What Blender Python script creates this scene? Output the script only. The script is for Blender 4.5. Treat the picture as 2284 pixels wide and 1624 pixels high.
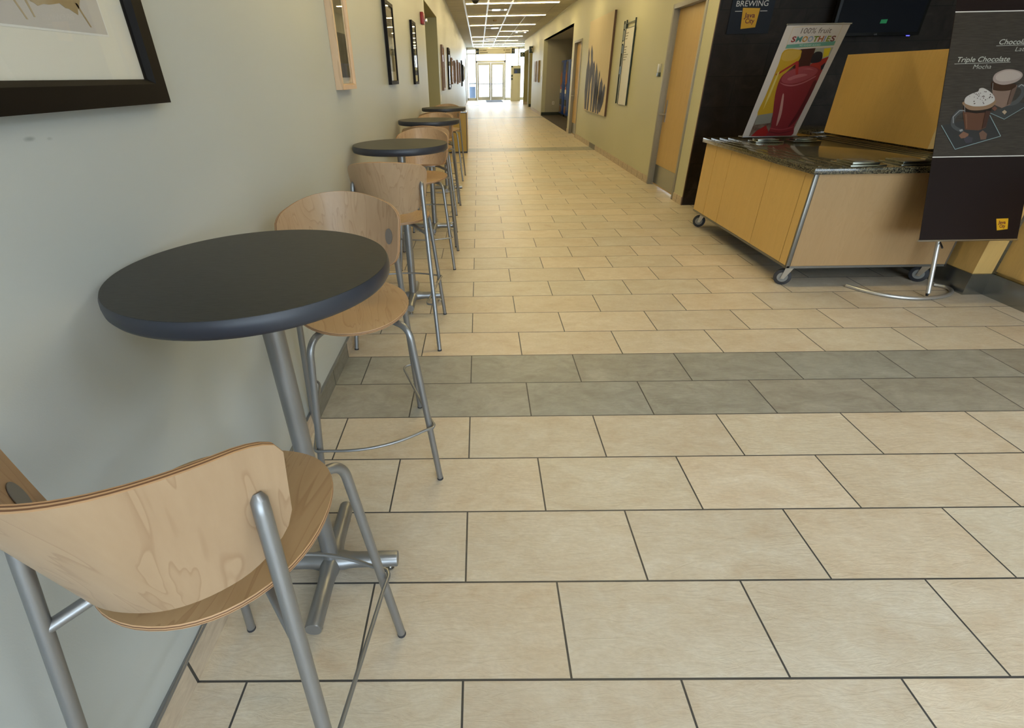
import bpy, bmesh, math, random
from mathutils import Vector, Matrix

random.seed(7)
PI = math.pi
for o in list(bpy.data.objects):
    bpy.data.objects.remove(o)
SC = bpy.context.scene
COL = SC.collection

# ------------------------------------------------------------------ camera
W_PX, H_PX = 2284, 1624
F_PX = 1083.8
cam_d = bpy.data.cameras.new('camera')
cam_d.sensor_fit = 'HORIZONTAL'
cam_d.sensor_width = 36.0
cam_d.lens = 36.0 * F_PX / W_PX
cam_d.shift_x = 76.64 / W_PX
cam_d.clip_start = 0.02
cam_d.clip_end = 400
cam = bpy.data.objects.new('camera', cam_d)
COL.objects.link(cam)
pitch, yaw, roll = 0.534843, -0.011853, -0.018149
B = Matrix(((1, 0, 0), (0, 0, -1), (0, 1, 0)))
cyw, syw = math.cos(yaw), math.sin(yaw)
Ym = Matrix(((cyw, syw, 0), (-syw, cyw, 0), (0, 0, 1))).transposed()
cp, sp = math.cos(pitch), math.sin(pitch)
Pm = Matrix(((1, 0, 0), (0, cp, -sp), (0, sp, cp)))
cr, sr = math.cos(roll), math.sin(roll)
Rm = Matrix(((cr, -sr, 0), (sr, cr, 0), (0, 0, 1)))
R = Rm @ Pm @ B @ Ym                      # world -> camera (x right, y down, z forward)
Rb = R.transposed() @ Matrix(((1, 0, 0), (0, -1, 0), (0, 0, -1)))
cam.matrix_world = Matrix.Translation((0.0661, -0.7269, 1.4700)) @ Rb.to_4x4()
SC.camera = cam

# ------------------------------------------------------------------ world, daylight, exposure
SC.view_settings.view_transform = 'Standard'
SC.view_settings.look = 'None'
SC.view_settings.gamma = 1.0
SC.view_settings.use_curve_mapping = False
SC.view_settings.exposure = 0.15
world = bpy.data.worlds.new('sky')
SC.world = world
world.use_nodes = True
bg = world.node_tree.nodes['Background']
bg.inputs['Color'].default_value = (0.72, 0.87, 1.0, 1)
bg.inputs['Strength'].default_value = 8.0
SC.cycles.max_bounces = 7
SC.cycles.diffuse_bounces = 4
SC.cycles.glossy_bounces = 3
SC.cycles.transmission_bounces = 4
SC.cycles.transparent_max_bounces = 8
SC.cycles.caustics_reflective = False
SC.cycles.caustics_refractive = False
SC.cycles.sample_clamp_indirect = 6.0
SC.cycles.use_denoising = True

def portal(name, loc, rot, sx, sy):
    l = bpy.data.lights.new(name, 'AREA')
    l.shape = 'RECTANGLE'; l.size = sx; l.size_y = sy
    l.cycles.is_portal = True
    o = bpy.data.objects.new(name, l); COL.objects.link(o)
    o.location = loc; o.rotation_euler = rot
    return o
# daylight enters through the glazed front of the cafe (behind the viewer) and the glazed far end
portal('daylight_front_window', (3.3, -7.9, 1.6), (PI/2, 0, 0), 8.0, 2.9)
portal('daylight_far_window', (1.9, 37.9, 1.55), (-PI/2, 0, 0), 5.2, 3.0)

# lamp colour shared by every linear ceiling lamp
LAMP_RGB = (1.0, 0.78, 0.37)
LAMP_E = 34.0

# ------------------------------------------------------------------ materials
def mat(name, rgb, rough=0.5, metal=0.0, spec=0.5, emit=None, estr=0):
    m = bpy.data.materials.new(name); m.use_nodes = True
    b = m.node_tree.nodes['Principled BSDF']
    b.inputs['Base Color'].default_value = (*rgb, 1)
    b.inputs['Roughness'].default_value = rough
    b.inputs['Metallic'].default_value = metal
    b.inputs['Specular IOR Level'].default_value = spec
    if emit:
        b.inputs['Emission Color'].default_value = (*emit, 1)
        b.inputs['Emission Strength'].default_value = estr
    return m

class NT:
    """tiny node helper"""
    def __init__(s, m): s.m = m; s.t = m.node_tree; s.b = s.t.nodes['Principled BSDF']
    def n(s, kind, **kw):
        nd = s.t.nodes.new(kind)
        for k, v in kw.items():
            if hasattr(nd, k): setattr(nd, k, v)
        return nd
    def l(s, a, b): s.t.links.new(a, b)
    def coord(s, scale=(1, 1, 1), rnd=False):
        tc = s.n('ShaderNodeTexCoord'); mp = s.n('ShaderNodeMapping')
        mp.inputs['Scale'].default_value = scale
        s.l(tc.outputs['Object'], mp.inputs['Vector'])
        if rnd:
            oi = s.n('ShaderNodeObjectInfo'); mu = s.n('ShaderNodeMath', operation='MULTIPLY')
            mu.inputs[1].default_value = 17.3
            s.l(oi.outputs['Random'], mu.inputs[0])
            cb = s.n('ShaderNodeCombineXYZ')
            for k in range(3): s.l(mu.outputs[0], cb.inputs[k])
            s.l(cb.outputs[0], mp.inputs['Location'])
        return mp.outputs['Vector']
    def math(s, op, a, b=None):
        nd = s.n('ShaderNodeMath', operation=op)
        for i, x in enumerate((a, b)):
            if x is None: continue
            if isinstance(x, (int, float)): nd.inputs[i].default_value = x
            else: s.l(x, nd.inputs[i])
        return nd.outputs[0]
    def noise(s, vec, scale, detail=3, rough=.5, dist=0):
        nd = s.n('ShaderNodeTexNoise'); nd.inputs['Scale'].default_value = scale
        nd.inputs['Detail'].default_value = detail; nd.inputs['Roughness'].default_value = rough
        nd.inputs['Distortion'].default_value = dist
        s.l(vec, nd.inputs['Vector']); return nd.outputs['Fac']
    def ramp(s, fac, stops):
        r = s.n('ShaderNodeValToRGB'); e = r.color_ramp.elements
        while len(e) < len(stops): e.new(.5)
        for i, (p, c) in enumerate(stops):
            e[i].position = p; e[i].color = (*c, 1)
        s.l(fac, r.inputs['Fac']); return r.outputs['Color']
    def mix(s, fac, a, b, mode='MIX'):
        nd = s.n('ShaderNodeMix', data_type='RGBA', blend_type=mode)
        for sock, x in ((nd.inputs[0], fac), (nd.inputs[6], a), (nd.inputs[7], b)):
            if isinstance(x, (int, float)): sock.default_value = x
            elif isinstance(x, tuple): sock.default_value = (*x, 1)
            else: s.l(x, sock)
        return nd.outputs[2]
    def bump(s, h, strength=.3, dist=.001):
        nd = s.n('ShaderNodeBump'); nd.inputs['Strength'].default_value = strength
        nd.inputs['Distance'].default_value = dist
        s.l(h, nd.inputs['Height']); s.l(nd.outputs[0], s.b.inputs['Normal']); return nd
    def base(s, c): s.l(c, s.b.inputs['Base Color'])

M = {}
def paint(name, rgb, rough=.5, tex=.25):
    m = mat(name, rgb, rough); t = NT(m); v = t.coord()
    n1 = t.noise(v, .7, 2); n2 = t.noise(v, 260, 3)
    c = t.ramp(n1, [(.3, tuple(x*.95 for x in rgb)), (.7, tuple(min(1, x*1.03) for x in rgb))])
    t.base(c); t.bump(n2, tex, .0006)
    return m
M['wall_l'] = paint('wall_paint_grey_green', (.495, .525, .52), .42)
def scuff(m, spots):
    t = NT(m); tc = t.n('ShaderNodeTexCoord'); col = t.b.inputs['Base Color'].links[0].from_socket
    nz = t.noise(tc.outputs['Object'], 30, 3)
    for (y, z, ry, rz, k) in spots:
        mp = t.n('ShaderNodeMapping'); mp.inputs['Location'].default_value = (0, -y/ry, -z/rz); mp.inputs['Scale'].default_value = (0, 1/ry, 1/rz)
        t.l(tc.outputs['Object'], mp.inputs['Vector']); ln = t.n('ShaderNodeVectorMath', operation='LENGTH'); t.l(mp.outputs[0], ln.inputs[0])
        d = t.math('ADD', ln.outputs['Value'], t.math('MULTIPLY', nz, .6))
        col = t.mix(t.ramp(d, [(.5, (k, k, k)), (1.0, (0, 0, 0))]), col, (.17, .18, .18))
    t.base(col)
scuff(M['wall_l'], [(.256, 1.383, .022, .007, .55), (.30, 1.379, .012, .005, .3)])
M['wall_r'] = paint('wall_paint_khaki', (.53, .525, .37), .48)
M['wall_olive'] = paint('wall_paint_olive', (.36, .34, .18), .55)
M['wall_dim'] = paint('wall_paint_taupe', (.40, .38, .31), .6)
M['ceil'] = paint('ceiling_panel_paint', (.60, .57, .47), .7)
M['white'] = mat('white_paint', (.80, .80, .78), .45)
M['offwhite'] = mat('cream_panel', (.66, .65, .52), .5)
M['black'] = mat('black_plastic', (.02, .02, .022), .4)
M['rubber'] = mat('black_rubber', (.03, .03, .035), .7)
M['greyrubber'] = mat('grey_wheel_core', (.20, .20, .19), .5)
M['frame_grey'] = mat('grey_door_frame_paint', (.27, .26, .24), .45)
M['alu'] = mat('painted_aluminium', (.50, .49, .42), .4, .35)
M['steel'] = mat('brushed_steel', (.50, .50, .49), .28, 1.0)
M['chrome'] = mat('chrome', (.75, .75, .74), .15, 1.0)
M['red'] = mat('red_plastic', (.35, .02, .02), .4)
M['green_sign'] = mat('dark_green_sign', (.012, .035, .025), .35)
M['carpet'] = mat('brown_carpet', (.06, .045, .032), .95)
M['mat_grey'] = mat('grey_door_mat', (.05, .06, .09), .9)
M['asphalt'] = mat('pale_concrete', (.6, .6, .58), .8)
M['lamp'] = mat('lamp_diffuser', (.9, .9, .85), .5, emit=LAMP_RGB, estr=LAMP_E)
M['spot'] = mat('spot_lamp', (.9, .9, .9), .5, emit=(.85, .93, 1), estr=6)
M['exit'] = mat('exit_sign_red', (.6, .05, .04), .5, emit=(1, .12, .08), estr=1.5)
M['led'] = mat('blue_led', (.02, .02, .6), .3, emit=(.1, .1, 1), estr=3)
M['ink'] = mat('grey_print', (.22, .22, .18), .6)

def metal_paint(name, rgb):
    m = mat(name, rgb, .36, .75); t = NT(m); v = t.coord()
    t.bump(t.noise(v, 900, 2), .12, .0003)
    return m
M['silver'] = metal_paint('silver_powder_coat', (.29, .295, .305))
M['kick'] = mat('stainless_kick_plate', (.36, .37, .36), .26, 1.0)
M['satin'] = mat('satin_aluminium', (.55, .55, .55), .38, .8)

def tile_mat():
    m = mat('slate_look_floor_tile', (.5, .45, .35), .36, spec=.5); t = NT(m)
    tc = t.n('ShaderNodeTexCoord'); ob = tc.outputs['Object']
    br = t.n('ShaderNodeTexBrick'); br.offset = .5; br.offset_frequency = 2; br.squash = 1
    for k, val in (('Scale', 1), ('Mortar Size', .0034), ('Mortar Smooth', .15), ('Bias', 0), ('Brick Width', .614), ('Row Height', .30904)):
        br.inputs[k].default_value = val
    br.inputs['Color1'].default_value = (0, 0, 0, 1); br.inputs['Color2'].default_value = (1, 1, 1, 1)
    br.inputs['Mortar'].default_value = (.5, .5, .5, 1)
    t.l(ob, br.inputs['Vector'])
    mp = t.n('ShaderNodeMapping'); mp.inputs['Scale'].default_value = (1, 1.6, 1); t.l(ob, mp.inputs['Vector'])
    # shift the stone pattern per tile
    jit = t.n('ShaderNodeVectorMath', operation='SCALE'); jit.inputs['Scale'].default_value = 9.0
    t.l(br.outputs['Color'], jit.inputs[0])
    ad = t.n('ShaderNodeVectorMath', operation='ADD'); t.l(mp.outputs[0], ad.inputs[0]); t.l(jit.outputs[0], ad.inputs[1])
    v = ad.outputs[0]
    a = t.noise(v, 3.6, 6, .66, .9); b = t.noise(v, 11, 4, .6, 1.2); c = t.noise(v, 60, 3, .6)
    s_ = t.math('ADD', t.math('MULTIPLY', a, .62), t.math('MULTIPLY', b, .38))
    beige = t.ramp(s_, [(.28, (.53, .42, .31)), (.44, (.60, .52, .415)), (.58, (.65, .585, .49)), (.74, (.72, .675, .60))])
    grey = t.ramp(s_, [(.30, (.225, .215, .19)), (.5, (.31, .31, .285)), (.75, (.43, .43, .405))])
    sx = t.n('ShaderNodeSeparateXYZ'); t.l(ob, sx.inputs[0])
    row = t.math('FLOOR', t.math('DIVIDE', sx.outputs['Y'], .30904))
    md = t.math('FLOORED_MODULO', t.math('SUBTRACT', row, 4), 32)
    g = t.math('LESS_THAN', md, 1.5)
    col = t.mix(g, beige, grey)
    sh = t.ramp(br.outputs['Color'], [(0, (.93, .96, .98)), (.35, (1.0, .97, .92)), (.6, (.97, 1.0, 1.0)), (.8, (1.06, 1.02, .97)), (1, (1.04, 1.05, 1.05))])
    col = t.mix(1.0, col, sh, 'MULTIPLY')
    col = t.mix(t.ramp(c, [(.35, (.0, .0, .0)), (.75, (.14, .14, .14))]), col, (.22, .18, .13))
    col = t.mix(br.outputs['Fac'], col, (.055, .055, .055))
    t.base(col)
    # riven surface
    mp2 = t.n('ShaderNodeMapping'); mp2.inputs['Scale'].default_value = (1, 2.6, 1); t.l(v, mp2.inputs['Vector'])
    r1 = t.noise(mp2.outputs[0], 9, 6, .62, 1.5)
    h = t.math('SUBTRACT', r1, t.math('MULTIPLY', br.outputs['Fac'], .7))
    t.bump(h, .55, .004)
    t.l(t.math('ADD', t.math('MULTIPLY', b, .18), .29), t.b.inputs['Roughness'])
    return m
M['tile'] = tile_mat()

def base_tile_mat():
    m = mat('skirting_tile', (.36, .31, .23), .5); t = NT(m)
    tc = t.n('ShaderNodeTexCoord'); sx = t.n('ShaderNodeSeparateXYZ'); t.l(tc.outputs['Object'], sx.inputs[0])
    y = t.math('DIVIDE', sx.outputs['Y'], .30904)
    fr = t.math('FRACT', t.math('ADD', y, 100.0))
    edge = t.math('LESS_THAN', t.math('MINIMUM', fr, t.math('SUBTRACT', 1.0, fr)), .014)
    n = t.noise(t.coord((1, 1, 3)), 14, 4, .6, .5)
    be = t.ramp(n, [(.3, (.42, .34, .26)), (.7, (.58, .49, .38))])
    gr = t.ramp(n, [(.3, (.14, .13, .11)), (.7, (.22, .21, .18))])
    md = t.math('FLOORED_MODULO', t.math('SUBTRACT', t.math('FLOOR', y), 4), 32)
    col = t.mix(t.math('LESS_THAN', md, 1.5), be, gr)
    t.base(t.mix(edge, col, (.04, .04, .04))); t.bump(n, .3, .001)
    return m
M['basetile'] = base_tile_mat()

def dark_tile_mat():
    m = mat('dark_slate_wall_tile', (.02, .018, .017), .5, spec=.22); t = NT(m)
    tc = t.n('ShaderNodeTexCoord'); mp = t.n('ShaderNodeMapping')
    mp.inputs['Rotation'].default_value = (PI/2, 0, 0)
    mp.inputs['Location'].default_value = (-.038, -.18, 0)
    t.l(tc.outputs['Object'], mp.inputs['Vector'])
    sx = t.n('ShaderNodeSeparateXYZ'); t.l(tc.outputs['Object'], sx.inputs[0])
    cb = t.n('ShaderNodeCombineXYZ')
    t.l(t.math('SUBTRACT', sx.outputs['X'], .22), cb.inputs[0]); t.l(t.math('ADD', sx.outputs['Z'], .122), cb.inputs[1])
    br = t.n('ShaderNodeTexBrick'); br.offset = .5; br.offset_frequency = 2
    for k, val in (('Scale', 1), ('Mortar Size', .003), ('Brick Width', .614), ('Row Height', .309), ('Bias', 0)):
        br.inputs[k].default_value = val
    br.inputs['Color1'].default_value = (.7, .7, .7, 1); br.inputs['Color2'].default_value = (1.25, 1.25, 1.25, 1)
    br.inputs['Mortar'].default_value = (.25, .25, .25, 1); t.l(cb.outputs[0], br.inputs['Vector'])
    n = t.noise(cb.outputs[0], 5, 5, .65, .8)
    c = t.ramp(n, [(.3, (.011, .0075, .006)), (.6, (.022, .016, .013)), (.8, (.042, .032, .026))])
    t.base(t.mix(1.0, c, br.outputs['Color'], 'MULTIPLY')); t.bump(n, .4, .004)
    return m
M['darktile'] = dark_tile_mat()

def wood_mat(name, c1, c2, line, axis='X', rough=.32, scale=1.0, rnd=True, linefac=.5):
    m = mat(name, c1, rough, spec=.45); t = NT(m)
    st = {'X': (1, 9, 9), 'Y': (9, 1, 9), 'Z': (9, 9, 1)}[axis]
    v = t.coord(tuple(s * scale for s in st), rnd)
    n1 = t.noise(v, 1.6, 5, .6, .4); fine = t.noise(v, 14, 3, .6)
    c = t.mix(n1, c1, c2)
    v2 = t.coord(tuple(s * scale for s in {'X': (.9, 7, 7), 'Y': (7, .9, 7), 'Z': (7, 7, .9)}[axis]), rnd)
    n2 = t.noise(v2, 1.3, 3, .5, .6)
    rings = t.math('FRACT', t.math('MULTIPLY', n2, 11))
    rl = t.ramp(rings, [(0, (.0, .0, .0)), (.80, (.12, .12, .12)), (.95, (linefac,)*3), (1, (0, 0, 0))])
    c = t.mix(rl, c, line)
    c = t.mix(t.math('MULTIPLY', fine, .16), c, line)
    t.base(c); t.bump(fine, .08, .0004)
    return m
M['maple'] = wood_mat('maple_plywood', (.46, .30, .155), (.57, .40, .23), (.33, .19, .09), 'Y', linefac=.5)
M['maple_back'] = wood_mat('maple_plywood_back', (.39, .26, .155), (.50, .36, .23), (.28, .16, .085), 'Z', linefac=.5)
M['ply_dark'] = mat('plywood_edge_dark', (.16, .075, .035), .5)
M['ply_light'] = mat('plywood_edge_light', (.52, .32, .17), .5)
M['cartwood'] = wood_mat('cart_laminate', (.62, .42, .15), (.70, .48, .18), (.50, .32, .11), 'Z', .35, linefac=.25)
M['doorwood'] = wood_mat('door_veneer', (.50, .34, .135), (.60, .42, .18), (.40, .25, .09), 'Z', .38, linefac=.3)
M['boxwood'] = wood_mat('amber_laminate', (.42, .275, .03), (.48, .32, .04), (.34, .21, .02), 'Z', .35, linefac=.2)
M['framewood'] = wood_mat('pale_wood_frame', (.62, .42, .25), (.70, .50, .32), (.45, .27, .14), 'Z', .4)
M['brownframe'] = mat('brown_wood_frame', (.18, .09, .035), .4)
M['blackframe'] = mat('black_wood_frame', (.006, .0045, .004), .55, spec=.15)

def laminate():
    m = mat('charcoal_laminate', (.035, .036, .035), .42, spec=.3); t = NT(m)
    v = t.coord((1, 14, 1), True); n = t.noise(v, 40, 3, .6)
    t.base(t.ramp(n, [(.3, (.014, .015, .016)), (.7, (.036, .037, .037))])); t.bump(n, .25, .0004)
    return m
M['laminate'] = laminate()
M['bullnose'] = mat('slate_blue_edge_band', (.027, .031, .044), .42)

def granite():
    m = mat('speckled_granite', (.05, .05, .04), .09, spec=.6); t = NT(m)
    v = t.coord(); vo = t.n('ShaderNodeTexVoronoi'); vo.inputs['Scale'].default_value = 190; t.l(v, vo.inputs['Vector'])
    n = t.noise(v, 120, 3)
    sep = t.n('ShaderNodeSeparateColor'); t.l(vo.outputs['Color'], sep.inputs[0])
    c = t.ramp(sep.outputs[0], [(.2, (.014, .014, .011)), (.5, (.055, .048, .032)), (.8, (.18, .155, .095))])
    t.base(t.mix(t.math('MULTIPLY', n, .4), c, (.02, .02, .016)))
    return m
M['granite'] = granite()

def glass_mat(name, tint=(1, 1, 1), rough=.0, gl=.06):
    m = bpy.data.materials.new(name); m.use_nodes = True; nt = m.node_tree; nt.nodes.clear()
    o = nt.nodes.new('ShaderNodeOutputMaterial'); mx = nt.nodes.new('ShaderNodeMixShader')
    tr = nt.nodes.new('ShaderNodeBsdfTransparent'); g = nt.nodes.new('ShaderNodeBsdfGlossy'); lw = nt.nodes.new('ShaderNodeLayerWeight'); lw.inputs[0].default_value = .5
    pw = nt.nodes.new('ShaderNodeMath'); pw.operation = 'POWER'; pw.inputs[1].default_value = 4.5; nt.links.new(lw.outputs['Facing'], pw.inputs[0])
    fr = nt.nodes.new('ShaderNodeMath'); fr.operation = 'MULTIPLY_ADD'; fr.inputs[1].default_value = .75; fr.inputs[2].default_value = .022; nt.links.new(pw.outputs[0], fr.inputs[0])
    tr.inputs['Color'].default_value = (*tint, 1); g.inputs['Roughness'].default_value = rough
    nt.links.new(fr.outputs[0], mx.inputs[0]); nt.links.new(tr.outputs[0], mx.inputs[1]); nt.links.new(g.outputs[0], mx.inputs[2])
    nt.links.new(mx.outputs[0], o.inputs[0])
    return m
M['glass'] = glass_mat('clear_glass', (1, 1, 1), .01)

def picture_mat(name, bgc, c1, c2, sc=(2, 2, 2)):
    m = mat(name, bgc, .6); t = NT(m); v = t.coord(sc)
    n = t.noise(v, 1.4, 5, .6, .5); t.base(t.ramp(n, [(.35, bgc), (.5, c1), (.65, c2)]))
    return m

# ------------------------------------------------------------------ mesh helpers
class MB:
    def __init__(s): s.bm = bmesh.new(); s.mi = 0
    def _f(s, vs):
        try:
            f = s.bm.faces.new(vs); f.material_index = s.mi; return f
        except ValueError: return None
    def box(s, x0, x1, y0, y1, z0, z1, bev=0.0):
        if bev > 0:
            t = bmesh.new(); MBt = MB.__new__(MB); MBt.bm = t; MBt.mi = s.mi
            MBt.box(x0, x1, y0, y1, z0, z1)
            bmesh.ops.bevel(t, geom=list(t.edges), offset=bev, segments=2, affect='EDGES', profile=.5)
            me = bpy.data.meshes.new('tmp'); t.to_mesh(me); t.free()
            n0 = len(s.bm.faces); s.bm.from_mesh(me); bpy.data.meshes.remove(me)
            return s
        v = [s.bm.verts.new(p) for p in ((x0, y0, z0), (x1, y0, z0), (x1, y1, z0), (x0, y1, z0), (x0, y0, z1), (x1, y0, z1), (x1, y1, z1), (x0, y1, z1))]
        for f in ((0, 3, 2, 1), (4, 5, 6, 7), (0, 1, 5, 4), (1, 2, 6, 5), (2, 3, 7, 6), (3, 0, 4, 7)):
            s._f([v[i] for i in f])
        return s
    def loft(s, rings, cap=True, closed=True):
        R_ = [[s.bm.verts.new(p) for p in r] for r in rings]
        for a, b in zip(R_[:-1], R_[1:]):
            n = len(a)
            for i in range(n if closed else n - 1):
                s._f([a[i], a[(i+1) % n], b[(i+1) % n], b[i]])
        if cap:
            s._f(list(reversed(R_[0]))); s._f(R_[-1])
        return s
    def tube(s, pts, r, n=14, cap=True):
        P = [Vector(p) for p in pts]; rings = []
        T = []
        for i in range(len(P)):
            a = P[max(i-1, 0)]; b = P[min(i+1, len(P)-1)]; T.append((b - a).normalized())
        up = Vector((0, 0, 1)) if abs(T[0].z) < .9 else Vector((1, 0, 0))
        nrm = T[0].cross(up).normalized()
        for i, p in enumerate(P):
            if i:
                q = T[i-1].rotation_difference(T[i]); nrm = (q @ nrm).normalized()
            nrm = (nrm - T[i]*nrm.dot(T[i])).normalized()
            bn = T[i].cross(nrm); rr = r[i] if isinstance(r, (list, tuple)) else r
            rings.append([p + (nrm*math.cos(2*PI*k/n) + bn*math.sin(2*PI*k/n))*rr for k in range(n)])
        return s.loft(rings, cap)
    def lathe(s, prof, c=(0, 0, 0), n=48, cap=True):
        return s.loft([[(c[0]+r*math.cos(2*PI*k/n), c[1]+r*math.sin(2*PI*k/n), c[2]+z) for k in range(n)] for r, z in prof], cap)
    def poly(s, pts, thick_vec):
        a = [s.bm.verts.new(p) for p in pts]; tv = Vector(thick_vec)
        b = [s.bm.verts.new(Vector(p)+tv) for p in pts]; n = len(a)
        s._f(b); s._f(list(reversed(a)))
        for i in range(n): s._f([a[i], a[(i+1) % n], b[(i+1) % n], b[i]])
        return s
    def build(s, name, mats, parent=None, smooth=True, angle=40):
        bmesh.ops.recalc_face_normals(s.bm, faces=list(s.bm.faces))
        me = bpy.data.meshes.new(name); s.bm.to_mesh(me); s.bm.free()
        for m in (mats if isinstance(mats, (list, tuple)) else [mats]): me.materials.append(m)
        if smooth:
            for p in me.polygons: p.use_smooth = True
            me.set_sharp_from_angle(angle=math.radians(angle))
        o = bpy.data.objects.new(name, me); COL.objects.link(o)
        if parent is not None: o.parent = parent
        return o

def bend(pts, rad=.03, seg=7):
    """round the corners of a polyline"""
    P = [Vector(p) for p in pts]; out = [P[0]]
    for i in range(1, len(P)-1):
        a, b, c = P[i-1], P[i], P[i+1]
        r = rad[i-1] if isinstance(rad, (list, tuple)) else rad
        d1 = (a-b).normalized(); d2 = (c-b).normalized()
        r1 = min(r, (a-b).length*.48, (c-b).length*.48)
        s0, s1 = b+d1*r1, b+d2*r1
        for k in range(seg+1):
            t = k/seg; out.append(s0*(1-t)**2 + b*2*t*(1-t) + s1*t*t)
    out.append(P[-1]); return out

def tag(o, label=None, cat=None, group=None, kind=None):
    if label: o['label'] = label
    if cat: o['category'] = cat
    if group: o['group'] = group
    if kind: o['kind'] = kind
    return o
def thing(name, loc, label, cat, group=None, rz=0):
    o = bpy.data.objects.new(name, None); COL.objects.link(o); o.location = loc; o.rotation_euler = (0, 0, rz)
    o.empty_display_size = .1
    return tag(o, label, cat, group)
def struct(name, mb, m, **kw):
    return tag(mb.build(name, m, None, **kw), kind='structure')
def dup(root, loc, rz, label, group=None):
    r = root.copy(); COL.objects.link(r); r.location = loc; r.rotation_euler = (0, 0, rz); r['label'] = label
    if group: r['group'] = group
    def rec(src, dst):
        for ch in list(src.children):
            c = ch.copy(); COL.objects.link(c); c.parent = dst; rec(ch, c)
    rec(root, r); return r
def text_mesh(name, s, P0, U, V, width, height, m, parent, bold=0.0, shear=0.0, n_off=.0015):
    """lettering: a thin mesh, baseline start P0, running along U, up along V"""
    cu = bpy.data.curves.new(name, 'FONT'); cu.body = s; cu.size = 1; cu.extrude = .0; cu.offset = bold; cu.shear = shear
    cu.resolution_u = 3
    ob = bpy.data.objects.new('tmp_text', cu); COL.objects.link(ob)
    dg = bpy.context.evaluated_depsgraph_get(); dg.update()
    me = bpy.data.meshes.new_from_object(ob.evaluated_get(dg))
    bpy.data.objects.remove(ob); bpy.data.curves.remove(cu)
    xs = [v.co.x for v in me.vertices]; ys = [v.co.y for v in me.vertices if v.co.y > -.0]
    x0, x1 = min(xs), max(xs); yt = .73
    U = Vector(U).normalized(); V = Vector(V).normalized(); N = U.cross(V); P0 = Vector(P0)
    sx = width/(x1-x0); sy = height/yt
    for v in me.vertices:
        v.co = P0 + U*((v.co.x-x0)*sx) + V*(v.co.y*sy) + N*n_off
    me.name = name; me.materials.append(m)
    o = bpy.data.objects.new(name, me); COL.objects.link(o); o.parent = parent
    return o

# outlines of the printed graphics, in metres on each sign's own plane
PRINTS = {}
PRINTS['SM'] = {'corners': [[0.0285, 0.9568], [0.5355, 0.9963], [-0.004, -0.0079], [0.5422, -0.0028]], 'frame': [[0.0609, 0.9528], [0.4785, 0.9816], [0.4858, 0.8101], [0.0661, 0.7908]], 'band': [[0.068, 0.822], [0.4837, 0.844], [0.485, 0.8115], [0.0668, 0.7929]], 't1': [[0.1458, 0.9062], [0.4062, 0.9264], [0.1291, 0.9482]], 't2': [[0.0883, 0.8397], [0.4687, 0.8563], [0.0897, 0.8881]], 't3': [[0.182, 0.8078], [0.3638, 0.815], [0.1775, 0.8253]], 'photo': [[0.0637, 0.7783], [0.4854, 0.7955], [0.4922, 0.5617], [0.4642, 0.1198], [0.4946, -0.002], [0.0826, 0.0002]], 'brown': [[0.2053, 0.7855], [0.3344, 0.7922], [0.3529, 0.6497], [0.2684, 0.5968], [0.1941, 0.6446], [0.2271, 0.7498]], 'pale': [[0.3344, 0.7922], [0.4854, 0.7955], [0.4914, 0.7231], [0.488, 0.5696], [0.4087, 0.6564], [0.3419, 0.688]], 'yellow': [[0.0637, 0.7783], [0.204, 0.7797], [0.2271, 0.7498], [0.2315, 0.6898], [0.1649, 0.5985], [0.1462, 0.5276], [0.1587, 0.4047], [0.2058, 0.2409], [0.0615, 0.2168], [0.0428, 0.4066], [0.0537, 0.6546]], 'orange_top': [[0.0821, 0.7744], [0.1975, 0.7761], [0.2229, 0.7499], [0.1986, 0.7054], [0.1211, 0.6916], [0.0681, 0.7151]], 'berryred': [[0.349, 0.6574], [0.3929, 0.6871], [0.4956, 0.7231], [0.4983, 0.6473], [0.488, 0.5696]], 'black1': [[0.3458, 0.6803], [0.3356, 0.7332], [0.3538, 0.7625], [0.4061, 0.758], [0.4321, 0.7166], [0.4288, 0.6827], [0.3752, 0.6722]], 'black2': [[0.4555, 0.648], [0.4819, 0.6781], [0.4935, 0.6242], [0.4717, 0.6091]], 'yel2': [[0.4114, 0.7873], [0.4708, 0.7921], [0.4789, 0.7308], [0.4383, 0.7128]], 'red': [[0.1338, 0.5358], [0.1649, 0.5985], [0.2626, 0.6435], [0.3614, 0.6495], [0.4632, 0.617], [0.4922, 0.5617], [0.5069, 0.4155], [0.4851, 0.2274], [0.4735, 0.1196], [0.5041, -0.0022], [0.2492, -0.0026], [0.2442, 0.1143], [0.1536, 0.3964]], 'redtop': [[0.1475, 0.5436], [0.1667, 0.5946], [0.2645, 0.6396], [0.3654, 0.6418], [0.4418, 0.6173], [0.436, 0.5705], [0.3559, 0.5241], [0.2627, 0.5015], [0.18, 0.511]], 'redlite': [[0.2211, 0.4036], [0.2385, 0.395], [0.2924, 0.2306], [0.3008, 0.1225], [0.2873, 0.1319], [0.2537, 0.2751]], 'straw': [[0.0728, 0.5844], [0.2211, 0.6937], [0.2395, 0.6821], [0.2843, 0.573], [0.2665, 0.5654], [0.2154, 0.6672], [0.0869, 0.5723]], 'grey': [[0.0607, 0.2185], [0.2066, 0.2391], [0.2226, 0.1421], [0.0721, 0.1264]], 'straw2': [[0.0826, 0.0002], [0.1238, 0.0701], [0.1908, 0.1198], [0.2451, 0.0494], [0.2492, -0.0026]]}
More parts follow.
